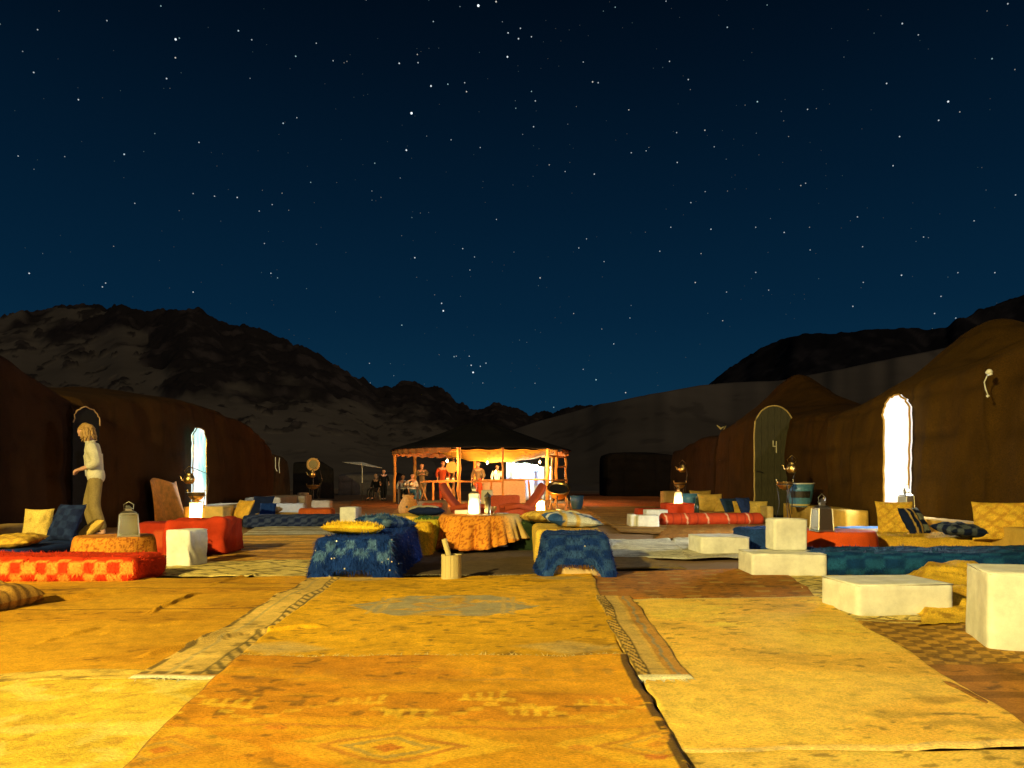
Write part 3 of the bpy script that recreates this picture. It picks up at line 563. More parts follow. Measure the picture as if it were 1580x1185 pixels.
# far to near, lower layers first
FAR = [('dim reddish rug far off between the left mattresses and the pavilion', [(525, 800), (640, 800), (640, 772), (545, 772)], 1, f_stripes((.28, .10, .03), (.46, .20, .04), .7, 201)),
 ('dark brown rug in front of the pavilion posts, behind the centre table', [(575, 812), (760, 812), (760, 780), (620, 780)], 1, f_plain((.55, .24, .05), 203)),
 ('brown and gold rug to the right of the red chairs near the pavilion', [(770, 812), (985, 808), (945, 776), (765, 778)], 1, f_stripes((.78, .38, .06), (.30, .14, .03), .9, 205)),
 ('reddish rug glowing orange to the right of the pavilion', [(890, 782), (1040, 782), (1010, 762), (880, 762)], 2, f_plain((.70, .20, .04), 207)),
 ('brown rug beside the small white cushions on the far right', [(955, 822), (1085, 826), (1010, 782), (900, 782)], 3, f_stripes((.50, .27, .06), (.20, .10, .03), .8, 209)),
 ('red brown patterned rug beside the red striped roll on the right', [(1010, 833), (1215, 824), (1195, 800), (1040, 803)], 4, f_redpat),
 ('gold rug under the red striped roll on the right', [(1020, 812), (1230, 806), (1150, 780), (1030, 784)], 2, f_plain((.72, .42, .08), 213)),
 ('cream rug lit white beyond the dark blue checked mattress on the left', [(372, 828), (530, 826), (550, 811), (395, 812)], 3, f_stripes((.66, .62, .44), (.30, .2, .06), .55, 215)),
 ('gold brown rug between the left sofas and the left blue ottoman', [(345, 843), (520, 843), (560, 826), (372, 827)], 2, f_stripes((.80, .44, .06), (.40, .20, .03), .6, 217)),
 ('dark striped brown rug beside the red sofa on the left', [(300, 868), (500, 870), (530, 842), (372, 842)], 3, f_stripes((.74, .38, .05), (.22, .11, .02), .42, 219)),
 ('cream fringed rug between the white cube seat and the left blue ottoman', [(232, 888), (485, 893), (512, 868), (290, 868)], 4, f_glyph),
 ('cream rug lit cool white to the right of the right blue ottoman', [(935, 862), (1075, 863), (1035, 832), (930, 834)], 4, f_stripes((.72, .70, .52), (.5, .44, .26), .16, 221, .1)),
 ('cream rug under the long white mattress with the white top', [(1060, 864), (1165, 862), (1150, 828), (1035, 833)], 5, f_stripes((.70, .66, .46), (.5, .42, .24), .2, 223, .1)),
 ('dark brown rug below the brown one beside the right blue ottoman', [(905, 880), (1060, 880), (1000, 862), (905, 862)], 5, f_plain((.26, .17, .05), 225)),
 ('cream rug under the red checked mattress on the left', [(-60, 912), (200, 903), (300, 862), (-60, 862)], 2, f_glyph),
 ('gold rug under the left seats behind the red checked mattress', [(-120, 862), (300, 862), (360, 815), (-60, 815)], 1, f_plain((.30, .17, .045), 227)),
 ('cream rug with dark glyph marks under the nearest white mattress', [(1290, 965), (1640, 968), (1600, 880), (1205, 888)], 5, f_glyph),
 ('gold rug under the teal mattress and red table on the right', [(1230, 895), (1640, 893), (1500, 815), (1200, 815)], 3, f_plain((.66, .44, .10), 229)),
 ('red brown patterned rug left of the white cube and mattress', [(912, 930), (1262, 927), (1205, 880), (905, 888)], 6, f_redpat)]
for lb, cs, ly, fn in FAR: rug(lb, cs, ly, fn, cell=.03 if cs[0][1] < 850 else .018, wav=.02)
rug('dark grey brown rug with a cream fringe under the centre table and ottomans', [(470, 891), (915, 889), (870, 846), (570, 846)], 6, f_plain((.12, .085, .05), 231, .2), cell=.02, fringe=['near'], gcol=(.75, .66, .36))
rug('large golden brown creased rug on the left with dark folds', [(-60, 1058), (235, 1056), (500, 894), (-20, 898)], 6, f_left, cell=.012, wav=.02)
rug('dark orange strip rug along the near edge of the left golden rug', [(-60, 1068), (215, 1066), (240, 1050), (-40, 1050)], 7, f_plain((.74, .50, .09), 233, .5), cell=.012)
rug('bright yellow rug in the near left corner of the courtyard', [(-220, 1400), (130, 1290), (335, 1064), (-40, 1064)], 8, f_yel, cell=.010, fringe=['far'], wav=.02)
rug('cream border runner with dark ladder stitching on the left of the medallion rug', [(196, 1062), (345, 1062), (530, 897), (478, 897)], 8, f_border_left, cell=.010, fringe=['near'], gcol=(.8, .76, .5))
rug('big gold rug with a grey blue hexagon medallion in the middle', [(345, 1040), (978, 1042), (914, 893), (524, 898)], 9, f_gold_medallion, cell=.012)
rug('brown rug with rows of dark checks in front of the right white cube', [(1418, 1042), (1680, 1042), (1620, 958), (1315, 962)], 6, f_checker((.60, .33, .05), (.16, .08, .02), .17, 235), cell=.014)
rug('dark red brown rug at the right edge of the photo beyond the big cream rug', [(1560, 1130), (1760, 1130), (1700, 1034), (1400, 1034)], 7, f_stripes((.50, .22, .035), (.24, .11, .02), .3, 237), cell=.014)
rug('large pale gold fleecy rug filling the right foreground', [(1018, 1178), (1640, 1172), (1262, 926), (972, 934)], 8, f_right, cell=.012, fringe=['far'], wav=.014, gcol=(.62, .5, .25))
rug('pale cream rug strip at the bottom right corner', [(1070, 1330), (1800, 1330), (1640, 1172), (1010, 1174)], 7, f_plain((.95, .62, .11), 239, .5), cell=.010, wav=.02)
rug('narrow runner with dark ladder pattern between the medallion rug and the pale gold rug', [(985, 1062), (1072, 1060), (976, 929), (916, 928)], 10, f_runner, cell=.009, fringe=['near'], wav=.010, gcol=(.85, .82, .6))
rug('orange rug with yellow comb and diamond figures in the centre foreground', [(55, 1330), (1130, 1330), (968, 1027), (368, 1030)], 11, f_orange, cell=.0085, fringe=['far'], wav=.012, gcol=(.75, .55, .2))
# ---------------------------------------------------------------- soft furnishings
def slab_geo(w, d, h, bev=.04, seg=.035, nb=3, wr=.008, sd=1, sag=0, hem=None, bottom=True, bulge=0):
    """box surface grid, rounded by clamping, wrinkled along its normals. local origin: centre of base"""
    nx, ny, nz = max(4, int(w / seg)), max(4, int(d / seg)), max(4, int(h / seg))
    key = {}; V = []; Fs = []
    def vid(i, j, k):
        q = (i, j, k)
        if q not in key: key[q] = len(V); V.append(((i / nx - .5) * w, (j / ny - .5) * d, k / nz * h))
        return key[q]
    for i in range(nx):
        for j in range(ny):
            Fs.append((vid(i, j, nz), vid(i + 1, j, nz), vid(i + 1, j + 1, nz), vid(i, j + 1, nz)))
            if bottom: Fs.append((vid(i, j, 0), vid(i, j + 1, 0), vid(i + 1, j + 1, 0), vid(i + 1, j, 0)))
    for i in range(nx):
        for k in range(nz):
            Fs.append((vid(i, 0, k), vid(i + 1, 0, k), vid(i + 1, 0, k + 1), vid(i, 0, k + 1))); Fs.append((vid(i, ny, k), vid(i, ny, k + 1), vid(i + 1, ny, k + 1), vid(i + 1, ny, k)))
    for j in range(ny):
        for k in range(nz):
            Fs.append((vid(0, j, k), vid(0, j, k + 1), vid(0, j + 1, k + 1), vid(0, j + 1, k))); Fs.append((vid(nx, j, k), vid(nx, j + 1, k), vid(nx, j + 1, k + 1), vid(nx, j, k + 1)))
    V = np.array(V); flat = V.copy()
    inner = np.stack([np.clip(V[:, 0], -w / 2 + bev, w / 2 - bev), np.clip(V[:, 1], -d / 2 + bev, d / 2 - bev), np.clip(V[:, 2], bev if bottom else -1, h - bev)], 1)
    dv = V - inner; L = np.linalg.norm(dv, axis=1); N = dv / np.maximum(L, 1e-6)[:, None]
    near = L > 1e-6; V = np.where(near[:, None], inner + N * bev, V)
    if bulge:
        b = bulge * np.sin(np.pi * np.clip(flat[:, 2] / h, 0, 1)); V[:, :2] += N[:, :2] * b[:, None]
    o = sd * 3.7
    n = (fbm(V[:, 0] * 7 + o, V[:, 1] * 7, V[:, 2] * 7, seed=sd) - .5) * 2 * wr + (fbm(V[:, 0] * 2.5 + o, V[:, 1] * 2.5, V[:, 2] * 2, seed=sd + 5, o=2) - .5) * 2.4 * wr
    V = V + N * n[:, None]
    if sag: V[:, 2] -= sag * np.sin(np.pi * (V[:, 0] / w + .5)) * (V[:, 2] / h)
    if hem is not None:
        hz = hem(V); V[:, 2] = hz + V[:, 2] * (h - hz) / h
    return V, Fs, N, flat
def block(name, label, cat, x, y, w, d, h, rz=0, col=(.6, .4, .1), mat='cloth', z=0, group=None, parent=None, **k):
    V, Fs, N, fl_ = slab_geo(w, d, h, **k)
    c = col(V, N, fl_) if callable(col) else np.ones((len(V), 3)) * np.asarray(col)
    o = mesh(name, V, Fs, M[mat], parent, cols=np.clip(c, .001, 1)); o.location = (x, y, z); o.rotation_euler = (0, 0, rz)
    if label: tag(o, label, cat, group)
    return o, V, N, c
def yarn(parent, V, N, c, n, l=.03, seed=1, up=None, name='shag', lean=(0, 0, -.6), w=.006, jit=.6, kind='stuff', zmin=.01):
    """loose yarn strands rooted on the cover: real triangles"""
    r = np.random.default_rng(seed); L = np.linalg.norm(N, axis=1); ok = np.where((L > .5) & (V[:, 2] > zmin))[0]
    if len(ok) == 0: return
    i = r.choice(ok, n); p = V[i] + r.normal(0, .012, (n, 3)) * (1 - np.abs(N[i])); d = N[i] * .55 + r.normal(0, jit, (n, 3)) * .5 + np.asarray(lean)
    d /= np.linalg.norm(d, axis=1)[:, None]; ll = l * r.uniform(.5, 1.3, n)[:, None]; s = np.cross(d, N[i]); s /= np.maximum(np.linalg.norm(s, axis=1), 1e-4)[:, None]; p = p - N[i] * .004
    tip = p + d * ll; VV = np.stack([p - s * w / 2, p + s * w / 2, tip], 1); VV[:, :, 2] = np.maximum(VV[:, :, 2], .003)
    cc = np.repeat(c[i] * r.uniform(.6, 1.35, (n, 1)), 3, 0)
    return mesh(name, VV.reshape(-1, 3), np.arange(3 * n).reshape(n, 3), M['pile'], parent, cols=cc, kind=kind, smooth=False)
BLUE = (.006, .032, .19); BLUE2 = (.075, .17, .36); TEAL = (.004, .038, .15); TEAL2 = (.012, .09, .23); RED = (.70, .045, .008); ORC = (.78, .34, .06); YC = (.70, .42, .045); NAVY = (.007, .014, .055)
def check(ca, cb, per, ax=0, sd=1, thr=.5, top=None, ph=0, rows=None, soft=.6, topred=False):
    def f(V, N, fl_):
        s = fl_[:, ax] + ph; t = fl_[:, 2] - 100 * 0; tt = np.where(np.abs(N[:, 2]) > .7, fl_[:, 1 - ax] + .3, t)
        a = ((s / per) % 1 < thr) ^ ((tt / ((rows or per) * 1.0)) % 1 < .5)
        if topred: a = a & (np.abs(N[:, 2]) < .6) & (N[:, 0] < .6)
        n = fbm(V[:, 0] * 18, V[:, 1] * 18, V[:, 2] * 18, seed=sd)
        c = mixc(ca, cb, a * np.clip(soft + .7 * (n - .3), 0, 1)); return c * (.75 + .5 * n)[:, None]
    return f
def vary(col, amt=.5, sc_=8, sd=1):
    return lambda V, N, fl_: np.asarray(col) * (1 - amt / 2 + amt * fbm(V[:, 0] * sc_, V[:, 1] * sc_, V[:, 2] * sc_, seed=sd))[:, None]
def patt(base, fig, per=.16, sd=1):
    def f(V, N, fl_):
        a = V[:, 0] if 1 else 0; d = np.abs(((V[:, 0] / per) % 1) - .5) + np.abs((((V[:, 1] + V[:, 2]) / per) % 1) - .5); n = fbm(V[:, 0] * 12, V[:, 1] * 12, V[:, 2] * 12, seed=sd)
        return mixc(base, fig, (np.abs(d - .5) < .13) * .7 * (n > .4)) * (.75 + .5 * n)[:, None]
    return f

def pillow(label, x, y, z, w, h, t, rot=(0, 0, 0), col=YC, mat='shag', group='loose cushions on the seats', sd=1, shag=0, name='cushion', tassel=False):
    """a stuffed cushion: lies flat in its own xy plane, z is the thickness"""
    n = 26; g = np.linspace(-1, 1, n); a, b = np.meshgrid(g, g)
    f = (1 - np.abs(a) ** 2.6) * (1 - np.abs(b) ** 2.6); f = np.clip(f, 0, 1) ** .45
    pin = 1 - .09 * (np.abs(a) ** 2) * (1 - np.abs(b) ** 2) * 0; xx = a * w / 2 * (1 - .07 * (1 - b ** 2) * np.abs(a)) ; yy = b * h / 2 * (1 - .07 * (1 - a ** 2) * np.abs(b))
    V = []
    for s in (1, -1):
        nn = (fbm(a * 4 + sd, b * 4, fill(a, 0)[..., 0] + s * 3, seed=sd) - .5) * t * .35
        V.append(np.stack([xx, yy, s * (t / 2 * f + nn * f)], -1).reshape(-1, 3))
    V = np.concatenate(V); F1 = gridfaces(n, n); F2 = gridfaces(n, n, n * n)[:, ::-1]
    N = np.zeros_like(V); N[:n * n, 2] = 1; N[n * n:, 2] = -1; fl2 = V.copy()
    if callable(col): c = col(V, N, np.stack([V[:, 0], V[:, 1], V[:, 1]], 1))
    else: c = vary(col, .5, 10, sd)(V, N, V)
    o = mesh(name, V, np.concatenate([F1, F2]), M[mat], cols=np.clip(c, .001, 1)); o.location = (x, y, z); o.rotation_euler = rot; tag(o, label, 'cushion', group)
    if shag: yarn(o, V, N, c, shag, l=.028, seed=sd, lean=(0, 0, 0), zmin=-9)
    return o
def lean(px, pyb, w, h, t, label, Y=None, tilt=70, rz=0, z0=0, **k):
    """cushion standing with its lower edge centred at pixel (px,pyb)"""
    if Y is None: x, Y = G(px, pyb, z0)
    x = X(px, Y); a = R(tilt); e = Euler((a, 0, rz)); up = e.to_matrix() @ Vector((0, 1, 0)); c = Vector((x, Y, z0 + .02)) + up * h / 2
    return pillow(label, c.x, c.y, c.z, w, h, t, rot=e, **k)

# --- low benches that line both rows of tents
def bench_run(name, label, p0, p1, h, w, col, sd):
    a, b = Vector((*p0, 0)), Vector((*p1, 0)); d = b - a; c = (a + b) / 2
    return block(name, label, 'bench', c.x, c.y, w, d.length, h, math.atan2(d.y, d.x) - math.pi / 2, col=vary(col, .25, 3, sd), mat='cloth', z=-.02, bev=.02, wr=.006, sd=sd, seg=.05, group='low cloth covered benches along the tents')
bench_run('low_bench', 'long low ochre bench below the tent between door 4 and the white doorway', (5.28, 10.9), (5.72, 14.6), .38, .34, (.62, .40, .085), 1)
bench_run('low_bench', 'long low ochre bench to the right of the brilliant white doorway behind cushions', (4.90, 6.0), (5.12, 9.6), .38, .30, (.62, .40, .085), 2)
bench_run('low_bench', 'low tan bench at the left edge behind the blue seat', (-5.22, 5.6), (-5.24, 7.6), .38, .30, (.32, .20, .06), 3)
bench_run('low_bench', 'low ochre bench beyond the lantern stand by the glowing blue doorway', (-5.55, 12.6), (-5.75, 14.6), .38, .5, (.55, .36, .10), 4)
bench_run('low_bench', 'low grey brown bench far back on the left beside the blue cushion', (-6.3, 18.0), (-6.5, 21.5), .42, .9, (.22, .17, .11), 5)
x, y = G(1140, 789); 
bench_run('low_bench', 'ochre bench behind the row of cushions on the red striped roll', (X(1075, 17.2), 18.6), (X(1172, 15.4), 15.6), .36, .5, (.60, .38, .075), 6)

# --- left seating
def ridges(c): return c
o, V, N, c = block('checked_mattress', 'long red mattress with orange checks in the left foreground', 'mattress', -3.97, 5.80, 2.06, .50, .21, 0, col=check(RED, (.82, .32, .045), .19, 0, 3, .5, rows=.17, ph=.03, soft=1.1, topred=True), mat='shag', bev=.055, wr=.014, sd=3, bulge=.02, seg=.022)
yarn(o, V, N, c, 9000, .035, 3, lean=(0, -.2, -.7))
block('blue_mattress', 'dark blue mattress beside the tan bench at the left edge', 'mattress', -4.58, 7.05, .95, 2.0, .22, 0, col=vary((.006, .022, .10), .7, 6, 4), mat='shag', bev=.06, wr=.012, sd=4)
pillow('flat yellow cushion lying on the blue seat at the left edge', X(18, 6.35), 6.35, .27, .44, .42, .11, (R(4), R(-3), R(10)), col=patt(YC, (.35, .18, .03), .13, 3), sd=3)
lean(55, 838, .27, .32, .12, 'yellow ribbed cushion standing at the left against the dark tent', Y=7.1, z0=.2, tilt=74, rz=R(10), col=(.66, .46, .10), sd=4)
lean(90, 838, .31, .40, .14, 'dark blue checked cushion leaning between two yellow cushions on the left', Y=7.0, z0=.2, tilt=62, rz=R(-12), col=check(NAVY, (.016, .032, .10), .14, 0, 9), sd=5)
lean(120, 838, .22, .30, .10, 'yellow cushion leaning at the feet of the standing person', Y=7.2, z0=.18, tilt=44, rz=R(-50), col=(.60, .38, .07), sd=6)
o = pillow('striped brown cushion lying on the golden rug at the left edge', -3.20, 4.40, .085, .42, .36, .17, (R(3), R(2), R(-16)), col=lambda V, N, f: mixc((.45, .24, .04), (.14, .07, .02), ((V[:, 1] * 16) % 1 < .35) * .8), sd=7)

def leopard(V, N, fl_):
    n = fbm(V[:, 0] * 42, V[:, 1] * 42, V[:, 2] * 42, seed=14, o=2); m = np.abs(n - .5)
    return mixc((.74, .29, .030), (.34, .075, .010), (m < .05) * .85) * (.85 + .3 * fbm(V[:, 0] * 3, V[:, 1] * 3, V[:, 2] * 3, seed=2))[:, None]
def round_table(name, label, x, y, r, h, col, nf=15, drop=.04, sd=1, flare=.16, mat='cloth', ang=0, lift=0, cl=None):
    t = thing(name, label, 'table', (x, y, 0))
    MB().lathe([(r * .96, h - .035), (r * .97, h - .02), (r * .97, h - .008)], 32).build('table_top', M['wood'], t)
    MB().lathe([(r * .35, 0), (r * .30, .04), (.06, .08), (.06, h - .035)], 16).build('leg', M['wood'], t, smooth=True)
    n1, n2, n3 = 220, 12, 26; V = []
    ph = np.linspace(0, 2 * np.pi, n1, endpoint=False); rr = random.Random(sd); f1 = sum(np.sin(ph * k + rr.uniform(0, 6)) * a for k, a in ((nf, .5), (nf * 2 + 1, .28), (nf - 4, .42), (5, .2)))
    for i in range(n2): q = r * (i + .01) / (n2 - 1) * .985; V.append(np.stack([np.cos(ph) * q, np.sin(ph) * q, np.full(n1, h + .002) + (fbm(np.cos(ph) * q * 6, np.sin(ph) * q * 6, seed=sd) - .5) * .006], 1))
    for i in range(1, n3 + 1):
        s = i / n3; amp = flare * s ** 1.1 * .42; q = r * (1 + .035 * min(1, s * 6)) + flare * .30 * s + amp * f1 * .55; q = np.maximum(q, r * .995)
        hem_ = drop + lift * np.clip(np.sin(ph - 3.9 + ang), 0, 1) ** 3 + .02 * np.sin(ph * 3 + sd)
        V.append(np.stack([np.cos(ph) * q, np.sin(ph) * q, h - (h - hem_) * s + 0 * ph], 1))
    V = np.concatenate(V); nr = n2 + n3; Fs = []
    idx = np.arange(nr * n1).reshape(nr, n1); a = idx[:-1]; b = idx[1:]; Fs = np.stack([a, np.roll(a, -1, 1), np.roll(b, -1, 1), b], -1).reshape(-1, 4)
    c = col(V, V, V) if callable(col) else vary(col, .3, 5, sd)(V, V, V)
    o = mesh('tablecloth', V, Fs[:, ::-1], M[mat], cols=c); o.location = (x, y, 0); tag(o, cl, 'tablecloth', 'cloths over the low tables'); so = o.modifiers.new('thickness', 'SOLIDIFY'); so.thickness = .004; so.offset = 1
    return t
# --- lanterns
LM = {}
def lantern(label, x, y, z, w=.14, h=.24, lit=False, rz=0, metal='silver', col=(1, .74, .38), power=3.0, cap=.11, pane=None):
    t = thing('lantern', label, 'lantern', (x, y, z), rz, 'metal lanterns round the camp')
    k = .86  # tapers upward
    MB().box(0, 0, .008, w, w, .016).build('base', M[metal], t, bevel=.002)
    for sx_ in (-1, 1):
        for sy_ in (-1, 1):
            MB().tube([(sx_ * w * .46, sy_ * w * .46, .016), (sx_ * w * .46 * k, sy_ * w * .46 * k, h)], .006, 4).build('frame_bar', M[metal], t)
    for q in range(4):
        Mx = Matrix.Rotation(q * math.pi / 2, 3, 'Z'); P_ = [(-w * .43, -w * .455, .018), (w * .43, -w * .455, .018), (w * .43 * k, -w * .455 * k, h - .003), (-w * .43 * k, -w * .455 * k, h - .003)]
        m = MB(); m.add([Mx @ Vector(p) for p in P_] + [Mx @ Vector((p[0], p[1] + .003, p[2])) for p in P_], [(0, 1, 2, 3), (7, 6, 5, 4), (0, 4, 5, 1), (1, 5, 6, 2), (2, 6, 7, 3), (3, 7, 4, 0)])
        m.build('glass_pane', M[pane] if pane else M['lit_pane'] if lit else M['glass'], t)
    MB().lathe([(w * .60 * k, h), (w * .60 * k, h + .012), (w * .30, h + .03), (w * .20, h + .035), (w * .20, h + cap * .6), (w * .26, h + cap * .62), (w * .05, h + cap)], 4, M=Matrix.Rotation(math.pi / 4, 3, 'Z')).build('cap', M[metal], t, bevel=.0015)
    MB().tube([(-w * .2, 0, h + cap * .55), (-w * .22, 0, h + cap * 1.1), (0, 0, h + cap * 1.45), (w * .22, 0, h + cap * 1.1), (w * .2, 0, h + cap * .55)], .004, 5).build('handle', M[metal], t, smooth=True)
    MB().lathe([(.026, .016), (.026, h * (.12 if lit else .4)), (.003, h * (.13 if lit else .41))], 12).build('candle', M['canvas'], t, smooth=True)
    if lit:
        MB().lathe([(.002, 0), (.010, .012), (.006, .028), (.001, .045)], 8, (0, 0, h * .14)).build('flame', M['candle'], t, smooth=True)
        ld = bpy.data.lights.new('candle_glow', 'POINT'); lo = bpy.data.objects.new('candle_glow', ld); C.objects.link(lo); lo.parent = t
        ld.energy = power; ld.color = col; ld.shadow_soft_size = .03; lo.location = (0, 0, h * .30)
    return t
def bottle(label, x, y, z, h=.22, r=.03, mat='glass_b', cap='silver', name='bottle', group='bottles on the tables'):
    t = thing(name, label, 'bottle', (x, y, z), 0, group)
    MB().lathe([(r * .9, 0), (r, .008), (r, h * .58), (r * .9, h * .65), (r * .42, h * .78), (r * .38, h * .95)], 16).build('body', M[mat], t, smooth=True)
    MB().lathe([(r * .44, h * .93), (r * .44, h), (r * .4, h + .004)], 12).build('cap', M[cap], t, smooth=True); return t

t = round_table('low_table', 'small low table on the left under an orange leopard patterned cloth', X(177, 6.65), 6.65, .325, .29, leopard, 11, .05, 3, .07, cl='orange leopard patterned cloth on the small left table')
lantern('unlit silver lantern on the small leopard cloth table at left', X(194, 6.5), 6.55, .295, .185, .205, metal='silver', rz=R(28), cap=.08, pane='tin')
bottle('dark bottle standing behind the silver lantern on the left table', X(196, 6.8), 6.8, .295, .27, .026)
bottle('clear plastic bottle with blue cap beside the silver lantern', X(205, 6.66), 6.60, .295, .19, .024, 'plastic', 'bluep')
# red covered sofa behind, with a red cloth over its right half
o, V, N, c = block('red_sofa', 'long red covered sofa seat behind the white cube on the left', 'sofa', -3.57, 7.93, .98, .52, .36, 0, col=lambda V, N, f: mixc(vary((.36, .028, .008), .7, 6)(V, N, f), (.60, .11, .03), ((((f[:, 0] / .28) % 1) < .42) & (f[:, 2] > .1) & (f[:, 2] < .28) & (f[:, 0] < .1)) * .6), bev=.04, wr=.022, sd=8)
o2, V, N, c = block('red_throw', 'rumpled red throw over the right end of the red sofa', 'throw', -3.41, 7.92, .64, .60, .39, 0, col=vary((.42, .036, .009), .8, 7, 9), bev=.035, wr=.045, sd=9, seg=.025, bottom=False, hem=lambda V: .03 + .04 * np.sin(V[:, 0] * 9), group=None)
# white cube seat, draped cover with folds
def cube_seat(label, x, y, w, d, h, rz, sd=1, z=0, bev=.02, wr=.004, folds=0, grp='white cube seats'):
    V, Fs, N, fl_ = slab_geo(w, d, h, bev=bev, wr=wr, sd=sd, seg=.014)
    if folds:
        m = (N[:, 0] > .6) * np.sin(np.pi * np.clip(fl_[:, 2] / h, 0, 1)) ** .5; a = fl_[:, 1] + fl_[:, 2] * .45; V[:, 0] += m * folds * (np.abs(np.sin(a * 26 + 3 * fbm(V[:, 1] * 5, V[:, 2] * 5, seed=sd))) - .6)
    fz = (np.abs(fl_[:, 2] - h) < 1e-6) * np.sin((fl_[:, 0] / w + .5) * np.pi) * .006; V[:, 2] += fz
    t = thing('cube_seat', label, 'pouffe', (x, y, z), rz, grp); mesh('cover', V, Fs, M['canvas'], t)
    e = MB(); b = bev * .3
    for zz in (h - b,):
        e.tube([(-w / 2 + b, -d / 2 + b, zz), (w / 2 - b, -d / 2 + b, zz), (w / 2 - b, d / 2 - b, zz), (-w / 2 + b, d / 2 - b, zz), (-w / 2 + b, -d / 2 + b, zz)], .0045, 5)
    e.build('piping', M['canvas'], t, smooth=True); return t
cube_seat('white cube seat with a creased cover in front of the red sofa on the left', X(287, 6.75), 6.77, .255, .27, .345, R(-14), sd=2, folds=.016)
cube_seat('cream cube seat at the end of the dark blue checked mattress', X(540, 12.3), 12.35, .29, .30, .36, R(-8), sd=3)
# back left seats
block('cream_box_seat', 'ochre box seat right of the glowing lantern stand on the left', 'box seat', X(333, 12.2), 12.3, .36, .5, .38, 0, col=vary((.62, .42, .12), .2, 4), bev=.015, wr=.004, sd=12, seg=.04)
block('grey_box_seat', 'grey brown box seat beside the ochre one on the left', 'box seat', X(353, 12.6), 12.75, .26, .5, .36, 0, col=vary((.26, .19, .11), .2, 4), bev=.015, wr=.004, sd=13, seg=.04)
lean(368, 806, .44, .38, .12, 'ochre cushion leaning on the grey box seat on the left', Y=12.4, z0=.12, tilt=62, rz=R(-35), col=(.66, .38, .05), sd=21)
lean(400, 802, .46, .42, .12, 'dark blue cushion leaning far back on the left', Y=13.6, z0=.12, tilt=66, rz=R(-15), col=NAVY, sd=22)
lean(412, 800, .30, .30, .12, 'small dark blue cushion right of the larger far left one', Y=13.2, z0=.12, tilt=58, rz=R(10), col=BLUE, sd=23)
pillow('cream cushion lying beyond the dark blue checked mattress', X(417, 13.6), 13.7, .26, .34, .3, .12, (0, 0, 0), col=(.5, .42, .24), sd=24)
o, V, N, c = block('checked_mattress', 'long dark blue mattress with grey checks in the left background', 'mattress', X(450, 12.3), 12.6, 1.75, .5, .22, R(7), col=check((.006, .012, .05), (.05, .07, .14), .20, 0, 15, .45, rows=.11), mat='shag', bev=.05, wr=.012, sd=15)
block('yellow_mattress', 'flat gold pad between dark blue cushions and the red bolster', 'seat pad', X(432, 13.5), 13.7, .95, .6, .20, R(5), col=vary((.45, .28, .05), .5, 7), mat='shag', bev=.04, wr=.012, sd=16, seg=.05)
o, V, N, c = block('red_bolster', 'red orange cushion block lying behind the dark blue checked mattress', 'bolster', X(487, 13.4), 13.5, .62, .45, .30, R(4), col=vary((.50, .10, .02), .4, 9), mat='shag', bev=.07, wr=.015, sd=17)
for i, (px, py, Y, w, h, cl, lb) in enumerate(((463, 789, 20, .34, .40, (.30, .25, .18), 'small grey stool far back below the wicker mirror'), (497, 785, 19, .5, .3, (.34, .26, .18), 'brown box stool far back right of the wicker mirror'), (468, 776, 25, .35, .42, (.22, .17, .12), 'tiny brown seat behind the grey stool far back on the left'), (447, 790, 18, .8, .25, (.25, .22, .19), 'low grey seat far back left of the grey stool'))):
    block('far_stool', lb, 'stool', X(px, Y), Y, w, .4, h, R(5), col=vary(cl, .3, 6), bev=.03, wr=.01, sd=30 + i, seg=.06)

# --- centre seating
block('ottoman', 'cream padded ottoman base under the blue sequinned throw at centre left', 'ottoman', -1.30, 6.58, .58, 1.46, .325, R(0), col=vary((.74, .56, .22), .3, 5), bev=.04, wr=.006, sd=41)
def hemA(V):
    x_, y_ = V[:, 0], V[:, 1]; fr = (y_ < -.60); g = .085 * sst(-.20, -.14, x_) * (1 - sst(.15, .21, x_)); return .005 + fr * g + (.012 * np.sin(y_ * 22)) * (~fr) * .7
def blue_shag(V, N, fl_):
    c = check(BLUE, BLUE2, .165, 0, 5, .42, rows=.16, ph=.05, soft=.95)(V, N, fl_); pl = (fl_[:, 2] > .32) | (fl_[:, 2] < .16); c[pl] = (np.array(BLUE) * (.7 + .6 * fbm(V[:, 0] * 9, V[:, 1] * 9, V[:, 2] * 9, seed=3))[:, None])[pl]; st = (N[:, 0] > .6) | (N[:, 0] < -.6); s2 = ((fl_[:, 1] / .10) % 1 < .3) * (fbm(V[:, 0] * 20, V[:, 1] * 20, V[:, 2] * 30, seed=2) > .5); c[st] = mixc(BLUE, (.12, .13, .22), s2[st] * .4); return c
